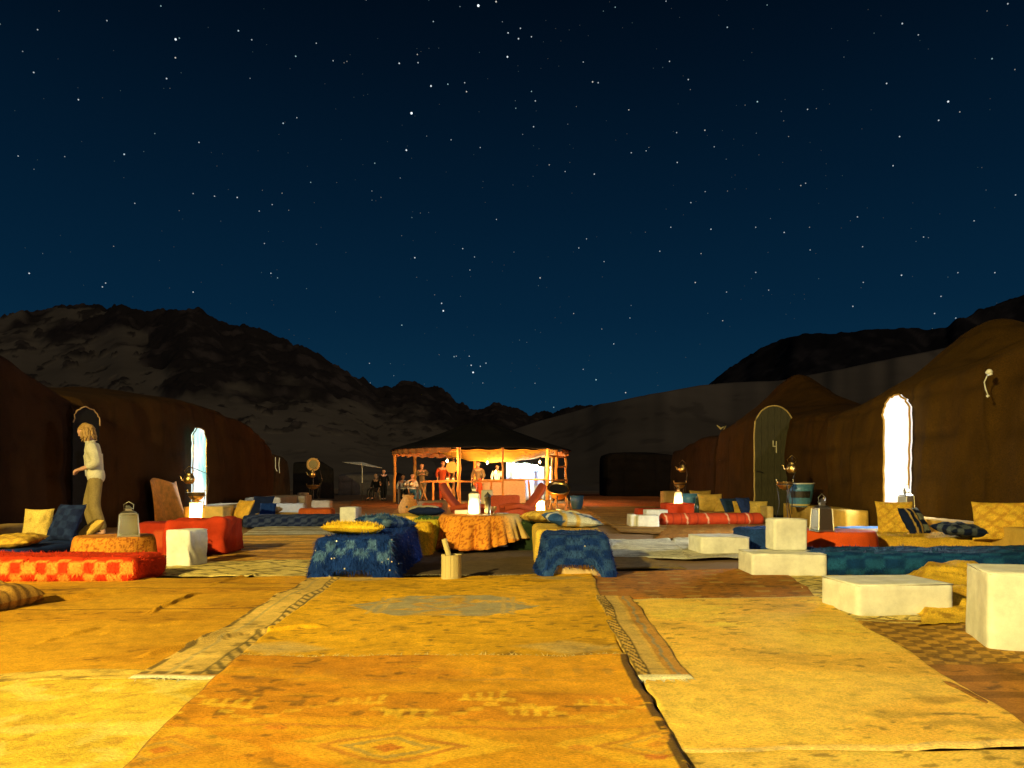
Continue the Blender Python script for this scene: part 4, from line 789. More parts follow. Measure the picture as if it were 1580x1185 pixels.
def throw_blue(label, x, y, w, d, h, hem, sd, rz=0, n=16000, sl=.035, seq=True, col=blue_shag, name='blue_throw', flare=.0, group='shaggy blue throws on the seats'):
    V, Fs, N, fl_ = slab_geo(w, d, h, bev=.05, seg=.022, wr=.018, sd=sd, bottom=False); k = (1 - fl_[:, 2] / h) ** 1.3; V[:, :2] *= (1 + (k * flare)[:, None] / np.array([w, d]) * 2)
    V[:, :2] += N[:, :2] * (k * .02 * np.sin(fl_[:, 0] * 30 + fl_[:, 1] * 27 + sd))[:, None]; hz = hem(V); V[:, 2] = hz + V[:, 2] * (h - hz) / h
    c = col(V, N, fl_); o = mesh(name, V, Fs, M['shag'], cols=np.clip(c, .001, 1)); o.location = (x, y, 0); o.rotation_euler = (0, 0, rz); tag(o, label, 'throw', group)
    yarn(o, V, N, c, n, sl, sd, lean=(0, 0, -.8)); 
    if seq:
        m = MB(); r = random.Random(sd); cand = [i for i in range(len(V)) if (abs(N[i][0]) + abs(N[i][1])) > .9 and N[i][1] < .5 and V[i][2] > .04]
        for i in r.sample(cand, seq):
            p = Vector(V[i]) + Vector(N[i]) * .010; m.lathe([(.0065, 0), (.0065, .002)], 6, p, M=Vector(N[i]).to_track_quat('Z', 'Y').to_matrix())
        m.build('sequins', plain('sequin_mirror', (.85, .9, .95), .25, .6, em=None), o, kind='stuff')
    return o
throw_blue('blue shag throw with pale checks and mirror sequins, at centre left', -1.28, 6.52, .62, 1.54, .352, hemA, 42, R(0), 24000, .05, 40, flare=.06)
pillow('bright yellow woven cushion on the centre left blue throw', -1.36, 6.12, .40, .50, .42, .10, (R(-3), R(2), R(6)), col=(.86, .56, .03), sd=42, shag=1500)
pillow('dark blue shaggy cushion behind the yellow one at centre left', X(596, 6.95), 6.95, .405, .42, .50, .13, (R(-4), R(4), R(-22)), col=check((.01, .045, .15), (.12, .20, .30), .2, 0, 8), sd=43, shag=2500)
o, V, N, c = block('yellow_ottoman', 'seat block under ragged yellow throws left of the round table', 'seat', -1.28, 7.86, .72, .62, .34, 0, col=vary((.16, .07, .02), .3, 8), bev=.05, wr=.012, sd=44)
for i, (xx, yy, w_, d_) in enumerate(((-1.02, 7.72, .30, .34), (-1.0, 8.06, .36, .20))):
    o, V, N, c = block('yellow_throw', ['ragged yellow shag strip hanging over the seat nearest the left ottoman', 'narrow lime yellow shag strip beside the brown gap left of the table'][i], 'throw', xx, yy, w_, d_, .365, 0, col=vary([(.82, .50, .03), (.74, .62, .04)][i], .5, 9), mat='shag', bev=.05, wr=.02, sd=45 + i, bottom=False, group='yellow throws')
    yarn(o, V, N, c, 5000, .05, 45 + i, lean=(0, 0, -.9))
o, V, N, c = block('yellow_ottoman', 'crinkled yellow covered seat left of the table near the pavilion', 'seat', X(627, 9.3), 9.4, .56, .7, .36, 0, col=vary((.72, .46, .06), .5, 12), mat='shag', bev=.03, wr=.02, sd=47)
pillow('pale grey cushion lying behind the navy bolster left of the table', X(655, 9.9), 9.9, .42, .42, .32, .10, (0, 0, 0), col=(.48, .42, .28), sd=48)
o = pillow('long navy bolster cushion on the green seat left of the table', X(660, 9.2), 9.1, .42, .46, .20, .10, (0, 0, R(-3)), col=NAVY, sd=49)
GRN = (.05, .11, .035)
o, V, N, c = block('green_ottoman', 'green shaggy seat to the left of the orange round table', 'seat', X(665, 8.6), 8.75, .44, .62, .36, 0, col=vary(GRN, .9, 14), mat='shag', bev=.05, wr=.015, sd=50); yarn(o, V, N, c * 1.6, 6000, .03, 50, lean=(0, 0, -.5))
o, V, N, c = block('green_ottoman', 'dark green shaggy seat to the right of the orange round table', 'seat', X(828, 8.35), 8.45, .62, .90, .35, 0, col=vary((.022, .04, .015), .9, 14), mat='shag', bev=.05, wr=.015, sd=51); yarn(o, V, N, mixc(c, (.25, .38, .12), np.clip(N[:, 2], 0, 1) * .7), 9000, .03, 51, lean=(0, 0, -.5))
TX, TY = -.365, 8.22
def orangecloth(V, N, f):
    c = leopard(V, N, f); ph = np.arctan2(V[:, 1], V[:, 0]); m = sst(-1.1, -.6, ph) * sst(.6, .2, ph) ; edge = (V[:, 2] < .075); c = mixc_arr(c, (.80, .58, .20), m * (V[:, 2] > .17) * .85); return mixc_arr(c, (.40, .10, .02), edge * .7)
round_table('round_table', 'round low table in the centre under an orange and cream cloth', TX, TY, .455, .415, orangecloth, 17, .04, 8, .27, cl='patterned orange tablecloth with a cream panel hanging in deep folds', lift=.12, ang=-.2)
lantern('tall brightly lit lantern on the centre table', X(731.5, 8.15), 8.13, .42, .145, .235, True, 0, 'silver', power=12, cap=.10)
bottle('slim dark bottle behind the lit lantern on the centre table', X(731, 8.4), 8.40, .42, .33, .026)
t = thing('glass_hurricane', 'tall cylindrical glass candle jar beside the lit lantern on the centre table', 'candle jar', (X(752.5, 8.1), 8.1, .42))
MB().lathe([(.036, 0), (.036, .20), (.034, .20), (.034, .01)], 18, cap=False).build('jar', M['glass'], t, smooth=True); MB().lathe([(.022, 0), (.022, .15), (.004, .16)], 12).build('candle', plain('warm_wax', (.75, .55, .28), .6), t, smooth=True)
MB().lathe([(.042, 0), (.042, .012), (.03, .02)], 18).build('foot', M['brass'], t, smooth=True); MB().lathe([(.04, .20), (.042, .215), (.01, .25), (.004, .262)], 18).build('lid', M['iron'], t, smooth=True)
t = thing('tea_glass', 'small stemmed glass right of the candle jar on the centre table', 'glass', (X(762, 8.0), 8.0, .42)); MB().lathe([(.03, 0), (.006, .01), (.006, .04), (.028, .06), (.034, .10)], 14, cap=False).build('bowl', M['glass'], t, smooth=True)
t = thing('paper_box', 'flat cream box left of the lit lantern on the centre table', 'box', (X(712, 8.4), 8.40, .42)); MB().box(0, 0, .022, .15, .10, .044).build('carton', M['canvas'], t, bevel=.003)
for i, (a, b, lb) in enumerate(((.25, .12, 'cream saucer near the right edge of the centre table'), (.06, -.28, 'cream saucer near the front edge of the centre table'))):
    tag(MB().lathe([(.03, 0), (.07, .010), (.075, .014), (.03, .006)], 20, (TX + a, TY + b, .418)).build('saucer', M['canvas'], smooth=True), lb, 'saucer')
# right ottoman
block('ottoman', 'ottoman base with a faded floral cover under the centre right blue throw', 'ottoman', .53, 6.52, .50, 1.40, .34, 0, col=lambda V, N, f: mixc((.66, .50, .26), (.55, .16, .03), sst(.60, .66, fbm(V[:, 0] * 9, V[:, 1] * 9, V[:, 2] * 9, seed=3)) * .8), bev=.05, wr=.012, sd=52)
def hemB(V):
    fr = (V[:, 1] < -.05); x_ = V[:, 0]; return .004 + fr * (.125 * sst(-.23, -.15, x_) * (1 - sst(.12, .22, x_)) )
throw_blue('dark blue throw hanging like a tent over the centre right ottoman', .53, 6.08, .52, .56, .365, hemB, 53, 0, 12000, .032, 4, flare=.075, col=lambda V, N, f: check((.006, .03, .17), (.03, .085, .25), .27, 0, 7, .5, rows=.16, ph=.1)(V, N, f))
o, V, N, c = block('yellow_throw', 'striped yellow throw over the far half of the centre right ottoman', 'throw', .52, 6.86, .62, 1.0, .372, 0, col=lambda V, N, f: mixc(vary((.74, .48, .07), .4, 8)(V, N, f), (.30, .06, .02), ((np.abs(f[:, 1] + .30) < .012) | (np.abs(f[:, 1] + .36) < .01)) * .8), mat='shag', bev=.05, wr=.018, sd=54, bottom=False, group='yellow throws'); 
pillow('blue and white striped ikat cushion on the yellow throw at centre right', X(882, 6.75), 6.75, .44, .52, .44, .12, (R(4), R(5), R(8)), col=lambda V, N, f: mixc(mixc((.03, .09, .28), (.60, .62, .62), sst(.50, .60, fbm(V[:, 0] * 5, V[:, 1] * 9, V[:, 2] * 3, seed=6))), (.60, .42, .12), ((np.abs(V[:, 0] - .02) < .02) | (np.abs(V[:, 0] + .10) < .014))), sd=55)
pillow('yellow patterned cushion right of the green seat near the pavilion', X(840, 7.9), 7.75, .425, .50, .36, .12, (R(-3), 0, R(14)), col=patt((.80, .56, .10), (.5, .22, .03), .14, 4), sd=56)
pillow('cream cushion at the far end of the centre right ottoman', X(873, 8.5), 8.35, .40, .36, .34, .12, (0, 0, 0), col=(.70, .60, .30), sd=57)
block('cream_ottoman', 'cream seat block beyond the centre right ottoman', 'seat', X(868, 8.3), 8.5, .46, .7, .345, 0, col=vary((.66, .54, .24), .3, 6), bev=.03, wr=.01, sd=58)
pillow('thin navy cushion lying on the cream seat beyond the right ottoman', X(862, 9.0), 9.05, .40, .3, .22, .07, (0, 0, 0), col=NAVY, sd=59)
# wooden mortar and pestle
mx, my = G(695, 901); t = thing('wooden_mortar', 'pale wooden mortar cut from staves standing on the medallion rug', 'mortar', (mx, my + .08, 0))
for k in range(12):
    a0 = 2 * math.pi * k / 12 + .012; a1 = 2 * math.pi * (k + 1) / 12 - .012; P_ = []
    for zz, ro, ri in ((0, .083, .055), (.03, .080, .055), (.20, .078, .055), (.222 + random.uniform(-.002, .002), .080, .056)):
        for a, rr_ in ((a0, ro), ((a0 + a1) / 2, ro * 1.015), (a1, ro), (a1, ri), (a0, ri)): P_.append((rr_ * math.cos(a), rr_ * math.sin(a), zz))
    MB().add(P_, [(0, 4, 3, 2, 1), (15, 16, 17, 18, 19)] + [(l * 5 + q, l * 5 + (q + 1) % 5, (l + 1) * 5 + (q + 1) % 5, (l + 1) * 5 + q) for l in range(3) for q in range(5)]).build('stave', M['pale_wood'], t)
MB().lathe([(.056, .0), (.056, .06), (.01, .05)], 14).build('bowl_floor', M['pale_wood'], t)
tag(MB().tube([(mx + .022, my + .085, .07), (mx - .058, my + .085, .345)], [.021, .023], 10).build('wooden_pestle', M['pale_wood'], smooth=False, bevel=.003), 'thick pale wooden pestle leaning out of the mortar', 'pestle')

# --- right seating
def cushion_box(label, x, y, w, d, h, rz, sd=1, z=0, name='white_mattress', grp='white covered mattresses on the right', cat='mattress', tint=(.78, .77, .66)):
    V, Fs, N, fl_ = slab_geo(w, d, h, bev=.025, wr=.004, sd=sd, seg=.02); t = thing(name, label, cat, (x, y, z), rz, grp); mesh('cover', V, Fs, M['canvas'], t); e = MB()
    for zz in (h - .007, .007): e.tube([(-w / 2 + .008, -d / 2 + .008, zz), (w / 2 - .008, -d / 2 + .008, zz), (w / 2 - .008, d / 2 - .008, zz), (-w / 2 + .008, d / 2 - .008, zz), (-w / 2 + .008, -d / 2 + .008, zz)], .005, 5)
    e.build('piping', M['canvas'], t, smooth=True); return t
cushion_box('nearest white mattress lying beside the crumpled yellow throw', 2.29, 4.38, .60, .42, .20, R(5), 61)
cushion_box('white mattress carrying a white cube seat left of the teal mattress', X(1205, 6.12), 6.12, .62, .42, .20, R(-2), 62)
cushion_box('white mattress with a brightly lit top beside the blue seat', X(1108, 7.95), 7.95, .54, .48, .20, R(3), 63)
cube_seat('white cube seat standing upright on the white mattress', X(1213, 6.27), 6.27, .30, .20, .275, R(3), 64, z=.20)
cube_seat('large white cube seat at the right edge of the photo', 2.47, 3.46, .37, .42, .375, R(-20), 65, bev=.022, folds=.012, wr=.006)
def tealc(V, N, f): return check(TEAL, TEAL2, .34, 0, 4, .5, rows=.17, ph=.05, soft=.8)(V, N, f) 
o, V, N, c = block('teal_mattress', 'long teal blue mattress with dim checks across the right side', 'mattress', 4.0, 6.32, 3.0, .66, .20, R(1.5), col=tealc, mat='shag', bev=.05, wr=.020, sd=66, bulge=.02, seg=.028); yarn(o, V, N, c, 14000, .030, 66, lean=(0, -.2, -.7))
o, V, N, c = block('blue_ottoman', 'blue shaggy seat between the white cube and the lit white mattress', 'seat', X(1172, 8.3), 8.35, .42, .62, .26, R(2), col=vary((.018, .06, .22), .8, 8), mat='shag', bev=.05, wr=.016, sd=67); yarn(o, V, N, c * 1.3, 5000, .03, 67)
round_table('low_table', 'low table right of the white cube under a plain red cloth', X(1297, 7.05), 7.10, .33, .31, vary((.66, .085, .012), .2, 4), 9, .05, 14, .05, cl='plain bright red tablecloth beneath the right silver lantern')
lantern('unlit tall silver lantern on the red table at right', X(1268, 6.95), 6.95, .315, .17, .22, False, R(8), 'silver', cap=.10)
bottle('dark bottle right behind the silver lantern on the red table', X(1271, 7.15), 7.15, .315, .32, .024)
o, V, N, c = block('yellow_ottoman', 'long yellow shaggy seat behind the teal mattress on the right', 'seat', 4.42, 7.62, 1.55, .85, .24, R(-5), col=vary((.70, .43, .045), .5, 12), mat='shag', bev=.06, wr=.02, sd=68, seg=.035); yarn(o, V, N, c, 7000, .03, 68)
block('gold_mattress', 'dark gold pad between red table and the leaning yellow cushion', 'seat pad', 4.3, 8.75, .9, .9, .20, R(-5), col=patt((.34, .22, .06), (.15, .09, .03), .2, 5), mat='shag', bev=.05, wr=.01, sd=69, seg=.05)
block('teal_pad', 'narrow blue pad lit at its edge behind the red table', 'seat pad', X(1345, 9.3), 9.3, .9, .35, .21, R(0), col=vary((.05, .14, .30), .5, 8), mat='shag', bev=.04, wr=.01, sd=70, seg=.05)
lean(1384, 828, .40, .44, .13, 'yellow patterned cushion leaning in front of the brilliant doorway', Y=8.2, z0=.16, tilt=62, rz=R(-18), col=patt((.74, .46, .05), (.5, .25, .03), .12, 7), sd=71)
lean(1424, 830, .34, .36, .12, 'navy cushion with yellow stripes leaning on the right bench', Y=7.75, z0=.18, tilt=60, rz=R(28), col=lambda V, N, f: mixc(mixc(NAVY, (.30, .33, .26), (((V[:, 1] / .13) % 1 < .6) & (V[:, 0] > .02)) * .7), (.62, .42, .12), (np.abs(V[:, 0] + .02) < .016) | (np.abs(V[:, 0] + .10) < .014)), sd=72)
pillow('flat navy cushion with white spots lying on the yellow seat at right', X(1492, 7.1), 7.2, .315, .44, .36, .13, (R(6), R(3), R(5)), col=check(NAVY, (.11, .14, .17), .15, 0, 6, .4), sd=73)
lean(1545, 846, .48, .44, .15, 'large yellow quilted cushion leaning at the right edge', Y=7.0, z0=.2, tilt=58, rz=R(-30), col=patt((.76, .47, .05), (.5, .24, .03), .15, 7), sd=74)
# crumpled yellow throw beside nearest mattress
gu, gv = np.meshgrid(np.linspace(0, 1, 80), np.linspace(0, 1, 80)); A, B, Cc, D = [np.array(G(*p)) for p in ((1418, 972), (1520, 965), (1530, 884), (1395, 886))]
P = A * ((1 - gu) * (1 - gv))[..., None] + B * (gu * (1 - gv))[..., None] + Cc * (gu * gv)[..., None] + D * ((1 - gu) * gv)[..., None]; x_, y_ = P[..., 0], P[..., 1]
x_ = x_ + (fbm(x_ * 4, y_ * 4, seed=4) - .5) * .12; y_ = y_ + (fbm(x_ * 4, y_ * 4, seed=5) - .5) * .12; e = np.minimum(np.minimum(gu, 1 - gu), np.minimum(gv, 1 - gv))
rid = 1 - np.abs(2 * fbm(x_ * 3.2 + y_ * 2.4, y_ * 1.1 - x_ * .8, seed=8, o=2) - 1); zz = .02 + rid ** 2.2 * .06 * sst(0, .25, e) + .015 * fbm(x_ * 16, y_ * 16, seed=3) + .10 * sst(0, .3, e) * sst(0, .5, gv)
cc = mixc((.80, .50, .04), (.34, .16, .02), sst(.60, .68, fbm(x_ * 9, y_ * 9, seed=12)) * .6)
o = mesh('yellow_throw', np.stack([x_, y_, zz], -1).reshape(-1, 3), gridfaces(80, 80), M['shag'], cols=cc.reshape(-1, 3)); tag(o, 'crumpled yellow throw on the ground between the nearest white mattress and cube', 'throw', 'yellow throws')
# mid right: small whites, red roll, red table
cushion_box('small white block seat nearest the red roll, in the right background', X(999, 12.6), 12.6, .38, .34, .21, R(-6), 75)
cushion_box('small white block seat standing left of the others in the right background', X(972, 12.9), 12.7, .12, .40, .22, R(0), 76)
cushion_box('small white block seat behind the other two in the right background', X(1008, 14), 13.8, .42, .34, .26, R(0), 77)
block('red_pad', 'flat red pad behind the small white block seats', 'seat pad', X(1010, 14.6), 15.0, .62, .5, .24, 0, col=vary((.45, .05, .015), .3, 5), bev=.03, wr=.01, sd=78, seg=.05)
tg = thing('striped_roll', 'long red rolled mattress with white stripes in the right background', 'mattress', (X(1100, 12.9) + .02, 13.1, 0), R(4))
V = []; n1, n2 = 90, 22; L_ = 1.92
for i in range(n1):
    s = i / (n1 - 1); rr_ = .120 * min(1, math.sqrt(max(0, 1 - (abs(2 * s - 1)) ** 24)) + .25) * (1 - .012 * (1 + math.cos(s * 2 * math.pi * 10)))
    for k in range(n2):
        a = 2 * math.pi * k / n2; V.append((-L_ / 2 + s * L_, rr_ * 1.25 * math.cos(a) + .006 * math.sin(s * 60 + a * 3), max(.0, rr_ * .95 + rr_ * .95 * math.sin(a))))
V = np.array(V); Fs = [(i * n2 + k, i * n2 + (k + 1) % n2, (i + 1) * n2 + (k + 1) % n2, (i + 1) * n2 + k) for i in range(n1 - 1) for k in range(n2)] + [tuple(range(n2)), tuple((n1 - 1) * n2 + k for k in range(n2))[::-1]]
s = (V[:, 0] / L_ + .5); c = mixc((.52, .055, .012), (.80, .45, .22), ((np.abs((((s + V[:, 2] * .12) * 5) % 1) - .3) < .035)) * .9); c = mixc_arr(c, (.18, .02, .01), (np.abs(((s * 13) % 1) - .5) < .05) * .6)
mesh('roll', V, Fs, M['cloth'], tg, cols=c)
t = thing('low_table', 'small red clothed table holding the lit lantern in the right background', 'table', (X(1050, 14.2), 14.3, 0)); MB().box(0, 0, .17, .5, .5, .34).build('frame', M['wood'], t)
o, V, N, c = block('red_tablecloth', 'red cloth over the small table with the lit lantern in the right background', 'tablecloth', X(1050, 14.2), 14.3, .66, .60, .36, 0, col=vary((.56, .05, .012), .4, 8), bev=.03, wr=.02, sd=79, bottom=False)
lantern('small lit lantern on the red clothed table in the right background', X(1047.5, 14.1), 14.15, .36, .15, .22, True, 0, 'brass', power=16, cap=.09)
bottle('dark bottle standing right of the small red clothed table', X(1075, 13.6), 13.6, .05, .46, .05)
bottle('dark bottle behind the small lit lantern in the right background', X(1046, 14.4), 14.4, .36, .36, .03)
for i, (px, Y, w, h, tl, rz, cl, lb) in enumerate(((1098, 15.2, .55, .40, 70, 5, (.60, .38, .07), 'broad ochre cushion right of the small red table'), (1082, 16.4, .5, .45, 76, 0, (.45, .28, .06), 'ochre cushion furthest back in the right row of cushions'), (1118, 14.6, .5, .34, 50, -38, (.58, .36, .06), 'slanting gold cushion between the ochre and dark blue ones'),
        (1133, 14.3, .42, .36, 56, 20, (.02, .045, .11), 'dark blue shaggy cushion in the middle of the right row'), (1145, 14.0, .30, .30, 58, 0, (.62, .38, .06), 'small ochre cushion between two dark blue ones on the right'), (1156, 13.8, .36, .38, 60, 28, (.02, .04, .12), 'dark blue cushion nearest the door marked 4'), (1170, 13.7, .34, .30, 60, -20, (.62, .42, .08), 'ochre cushion at the foot of the door marked 4'))):
    lean(px, 790, w, h, .12, lb, Y=Y, z0=.14, tilt=tl, rz=R(rz), col=cl, sd=80 + i)
block('gold_mattress', 'long gold seat pad behind the red striped roll', 'seat pad', X(1120, 14.2), 14.3, 1.5, .7, .19, R(-6), col=vary((.46, .27, .05), .5, 8), mat='shag', bev=.05, wr=.015, sd=90, seg=.06)
block('cream_box_seat', 'small cream box at the right end of the red striped roll', 'box seat', X(1186, 13.4), 13.5, .12, .4, .34, 0, col=vary((.6, .42, .12), .3, 5), bev=.02, wr=.006, sd=91, seg=.05)
# ---------------------------------------------------------------- buckets, wash stands, jars
def bucket(label, x, y, z, r, h, band=False, group='blue buckets'):
    t = thing('bucket', label, 'bucket', (x, y, z), 0, group)
    MB().lathe([(r * .62, 0), (r * .80, h * .25), (r * .93, h * .7), (r * .98, h), (r * .93, h), (r * .75, h * .2)], 22, cap=False).build('body', M['bluep'], t, smooth=True)
    MB().lathe([(r * .97, h - .01), (r * 1.05, h - .005), (r * 1.05, h + .012), (r * .95, h + .012), (r * .93, h - .01)], 22, cap=False).build('rim', M['canvas'] if band else M['bluep'], t, smooth=True)
    MB().lathe([(r * .6, .0), (r * .66, .05 * h), (r * .76, .20 * h)], 22).build('bottom', M['pale_wood'] if band else M['bluep'], t, smooth=True)
    if band:
        n = 10; m = MB(); V = []
        for i in range(n + 1):
            a = R(205 + i * 9)
            for zz, q in ((h * .40, .905), (h * .68, .955)): V.append((r * q * math.cos(a), r * q * math.sin(a), zz))
        m.add(V, [(2 * i, 2 * i + 2, 2 * i + 3, 2 * i + 1) for i in range(n)]); m.build('dark_label', M['iron'], t)
        MB().tube([(-r * .85, -.05, h), (-r * .2, -.14, h * .8), (r * .5, -.2, h * .88), (r * .9, -.05, h)], .005, 5).build('handle', M['iron'], t)
    return t
def kettle(label, x, y, z, s=1.0, group='brass kettles on the wash stands'):
    t = thing('kettle', label, 'kettle', (x, y, z), 0, group)
    MB().lathe([(.05 * s, 0), (.085 * s, .03 * s), (.095 * s, .08 * s), (.08 * s, .14 * s), (.05 * s, .17 * s), (.055 * s, .18 * s), (.03 * s, .20 * s), (.008 * s, .22 * s)], 18).build('body', M['brass'], t, smooth=True)
    MB().tube([(-.08 * s, 0, .05 * s), (-.14 * s, 0, .08 * s), (-.15 * s, 0, .13 * s), (-.18 * s, 0, .15 * s)], [.018 * s, .012 * s, .010 * s, .009 * s], 8).build('spout', M['brass'], t, smooth=True)
    MB().tube([(.05 * s, 0, .17 * s), (.09 * s, 0, .24 * s), (0, 0, .32 * s), (-.09 * s, 0, .24 * s), (-.05 * s, 0, .17 * s)], .006 * s, 6).build('handle', M['brass'], t, smooth=True); return t
def wash_stand(label, x, y, h=.75, s=1.0, pole=1.35, hook=.07, lean_=0.0, group='iron wash stands beside the tents'):
    t = thing('wash_stand', label, 'wash stand', (x, y, 0), 0, group)
    for k in range(3):
        a = 2 * math.pi * k / 3 + .5; MB().tube([(math.cos(a) * .20 * s, math.sin(a) * .20 * s, 0), (math.cos(a) * .10 * s, math.sin(a) * .10 * s, h * .55), (math.cos(a) * .15 * s, math.sin(a) * .15 * s, h)], .007, 5).build('leg', M['iron'], t)
    MB().lathe([(.16 * s, h), (.17 * s, h + .01), (.155 * s, h + .015)], 20, cap=False).build('ring', M['iron'], t, smooth=True)
    MB().lathe([(.04 * s, h - .09), (.10 * s, h - .06), (.15 * s, h + .0), (.155 * s, h + .05), (.17 * s, h + .055), (.15 * s, h + .05), (.09 * s, h - .045)], 22, cap=False).build('basin', M['brass'], t, smooth=True)
    for q in (-1, 1): MB().tube([(q * .155 * s, 0, h + .04), (q * .17 * s, 0, h + .10), (q * .15 * s, 0, h + .09)], .008, 5).build('basin_handle', M['brass'], t)
    pts = [(.16 * s, .05, h * .3), (.17 * s, .05, h), (.22 * s, .05, h + .25), (.17 * s, .05, pole - .12), (hook, .0, pole)]
    MB().tube(pts, .006, 6).build('hook_rod', M['iron'], t, smooth=True); return t
wash_stand('iron wash stand with a brass basin in front of the door marked 4', X(1211, 12.7), 12.7, .74, .9, 1.26, .127)
kettle('brass kettle hanging above the basin beside the door marked 4', X(1222, 12.7), 12.7, .95, 1.0)
bucket('large pale blue bucket with a dark label on the bench beside door 4', X(1244, 12.7) + .03, 13.05, .34, .25, .42, True)
wash_stand('iron wash stand with a brass basin before the glowing blue doorway', X(303, 12.2), 12.2, .56, .9, 1.06, -.12)
kettle('brass kettle hanging beside the glowing blue doorway', X(292, 12.2), 12.2, .76, .95)
lantern('lit lantern under the brass basin by the glowing blue doorway', X(303, 12.1), 12.1, .17, .19, .27, True, 0, 'brass', col=(1, .55, .16), power=260, cap=.06)
t = thing('lantern_table', 'low dark table under the lit lantern by the glowing blue doorway', 'table', (X(303, 12.1), 12.12, 0)); MB().box(0, 0, .155, .30, .30, .03).build('table_top', M['wood'], t)
for a, b in ((-.12, -.12), (.12, -.12), (-.12, .12), (.12, .12)): MB().box(a, b, .07, .03, .03, .14).build('leg', M['wood'], t)
wash_stand('iron wash stand left of the far square tent', X(1049, 17.5), 17.5, .72, .9, 1.32, .06)
kettle('small brass kettle hanging above the far right lantern', X(1053, 17.4), 17.4, 1.02, .95)
bucket('blue bucket behind the small lit lantern in the right background', X(1063, 15.8), 15.8, .10, .22, .42)
block('tan_box_seat', 'tan box seat behind the small lit lantern in the right background', 'box seat', X(1033, 18), 18, .40, .4, .56, 0, col=vary((.40, .25, .08), .3, 5), bev=.02, wr=.006, sd=93, seg=.06)
bucket('blue bucket beside the right post of the pavilion', X(890, 20.5), 20.5, 0, .20, .38)
lantern('unlit lantern standing on the bench end in front of the brilliant doorway', X(1398, 9.3), 9.3, .36, .16, .25, False, R(20), 'silver', cap=.11)
# wicker mirror and wash stand far left
t = thing('mirror_stand', 'round wicker framed mirror on a pole far back on the left', 'mirror', (X(483, 26), 26, 0)); Mx = Matrix.Rotation(R(90), 3, 'X')
MB().lathe([(.15, -.01), (.17, .02), (.24, .02), (.25, 0), (.24, -.02), (.16, -.02)], 24, (0, 0, 1.42), cap=False, M=Mx).build('wicker_ring', plain('wicker', (.62, .40, .13), .8, sc_=60, bump=.6, var=.5), t, smooth=True)
MB().lathe([(.155, 0), (.155, .006)], 24, (0, 0, 1.42), M=Mx).build('mirror_glass', plain('dim_mirror', (.30, .24, .12), .3, .6), t); MB().tube([(0, .03, 0), (0, .03, 1.2)], .015, 6).build('pole', M['iron'], t)
kettle('brass kettle hanging below the wicker mirror far back on the left', X(482, 25.6), 25.6, .95, 1.3)
wash_stand('wash stand with a brass basin below the wicker mirror', X(483, 25.3), 25.3, .62, 1.4, 1.3)
# flowers / lamp specks of brass beside it
# parasol
t = thing('parasol', 'small pale parasol on a white pole left of the pavilion', 'parasol', (X(559, 30), 30, 0)); MB().tube([(0, 0, 0), (0, 0, .75)], .02, 6).build('pole', M['iron'], t); MB().tube([(0, 0, .75), (0, 0, 1.52)], .022, 6).build('upper_pole', M['canvas'], t)
m = MB(); k_ = 8; V = [(0, 0, 1.62)] + [(.85 * math.cos(2 * math.pi * k / k_), .85 * math.sin(2 * math.pi * k / k_), 1.50 - .13 * math.cos(2 * math.pi * k / k_)) for k in range(k_)]; m.add(V, [(0, 1 + k, 1 + (k + 1) % k_) for k in range(k_)])
o = m.build('canopy', M['canvas'], t); o.modifiers.new('thickness', 'SOLIDIFY').thickness = .01

# ---------------------------------------------------------------- pavilion
PY = 27.3; PX = X(742, PY)
pv = thing('pavilion', 'open pavilion with a dark cloth roof on rough posts lit from inside', 'pavilion', (PX, PY, 0))
n = 12; m = MB(); V = []; rings = [(3.48, 1.96), (3.42, 2.02), (2.6, 2.26), (1.6, 2.62), (.7, 2.96), (.12, 3.10)]
for r_, z_ in rings:
    for k in range(n * 4):
        a = 2 * math.pi * k / (n * 4); sc2 = 1 - .02 * abs(math.sin(a * n / 2)); V.append((r_ * math.cos(a) * sc2, r_ * math.sin(a) * sc2, z_ - .05 * abs(math.sin(a * n / 2)) * (r_ < 3) + random.uniform(-.012, .012)))
N4 = n * 4
m.add(V, [(i * N4 + k, i * N4 + (k + 1) % N4, (i + 1) * N4 + (k + 1) % N4, (i + 1) * N4 + k) for i in range(5) for k in range(N4)] + [tuple(5 * N4 + k for k in range(N4))])
o = m.build('roof', M['roofcloth'], pv, smooth=True); o.modifiers.new('thickness', 'SOLIDIFY').thickness = .02
# scalloped valance all round
V = []; Fs = []; nk = 288; ra = 3.34
for k in range(nk):
    a = 2 * math.pi * k / nk; d_ = .16 + .055 * abs(math.sin(a * 24)); rr_ = ra + .02 * math.sin(a * 50)
    V += [(rr_ * math.cos(a), rr_ * math.sin(a), 1.99), (rr_ * math.cos(a), rr_ * math.sin(a), 1.99 - d_)]
for k in range(nk):
    b = (2 * k, 2 * ((k + 1) % nk), 2 * ((k + 1) % nk) + 1, 2 * k + 1); a = math.degrees(2 * math.pi * k / nk) % 360
    if not (255 < a < 335): Fs.append(b)
MB().add(V, Fs).build('valance', plain('red_orange_valance', (.55, .20, .05), .9, sc_=8), pv)
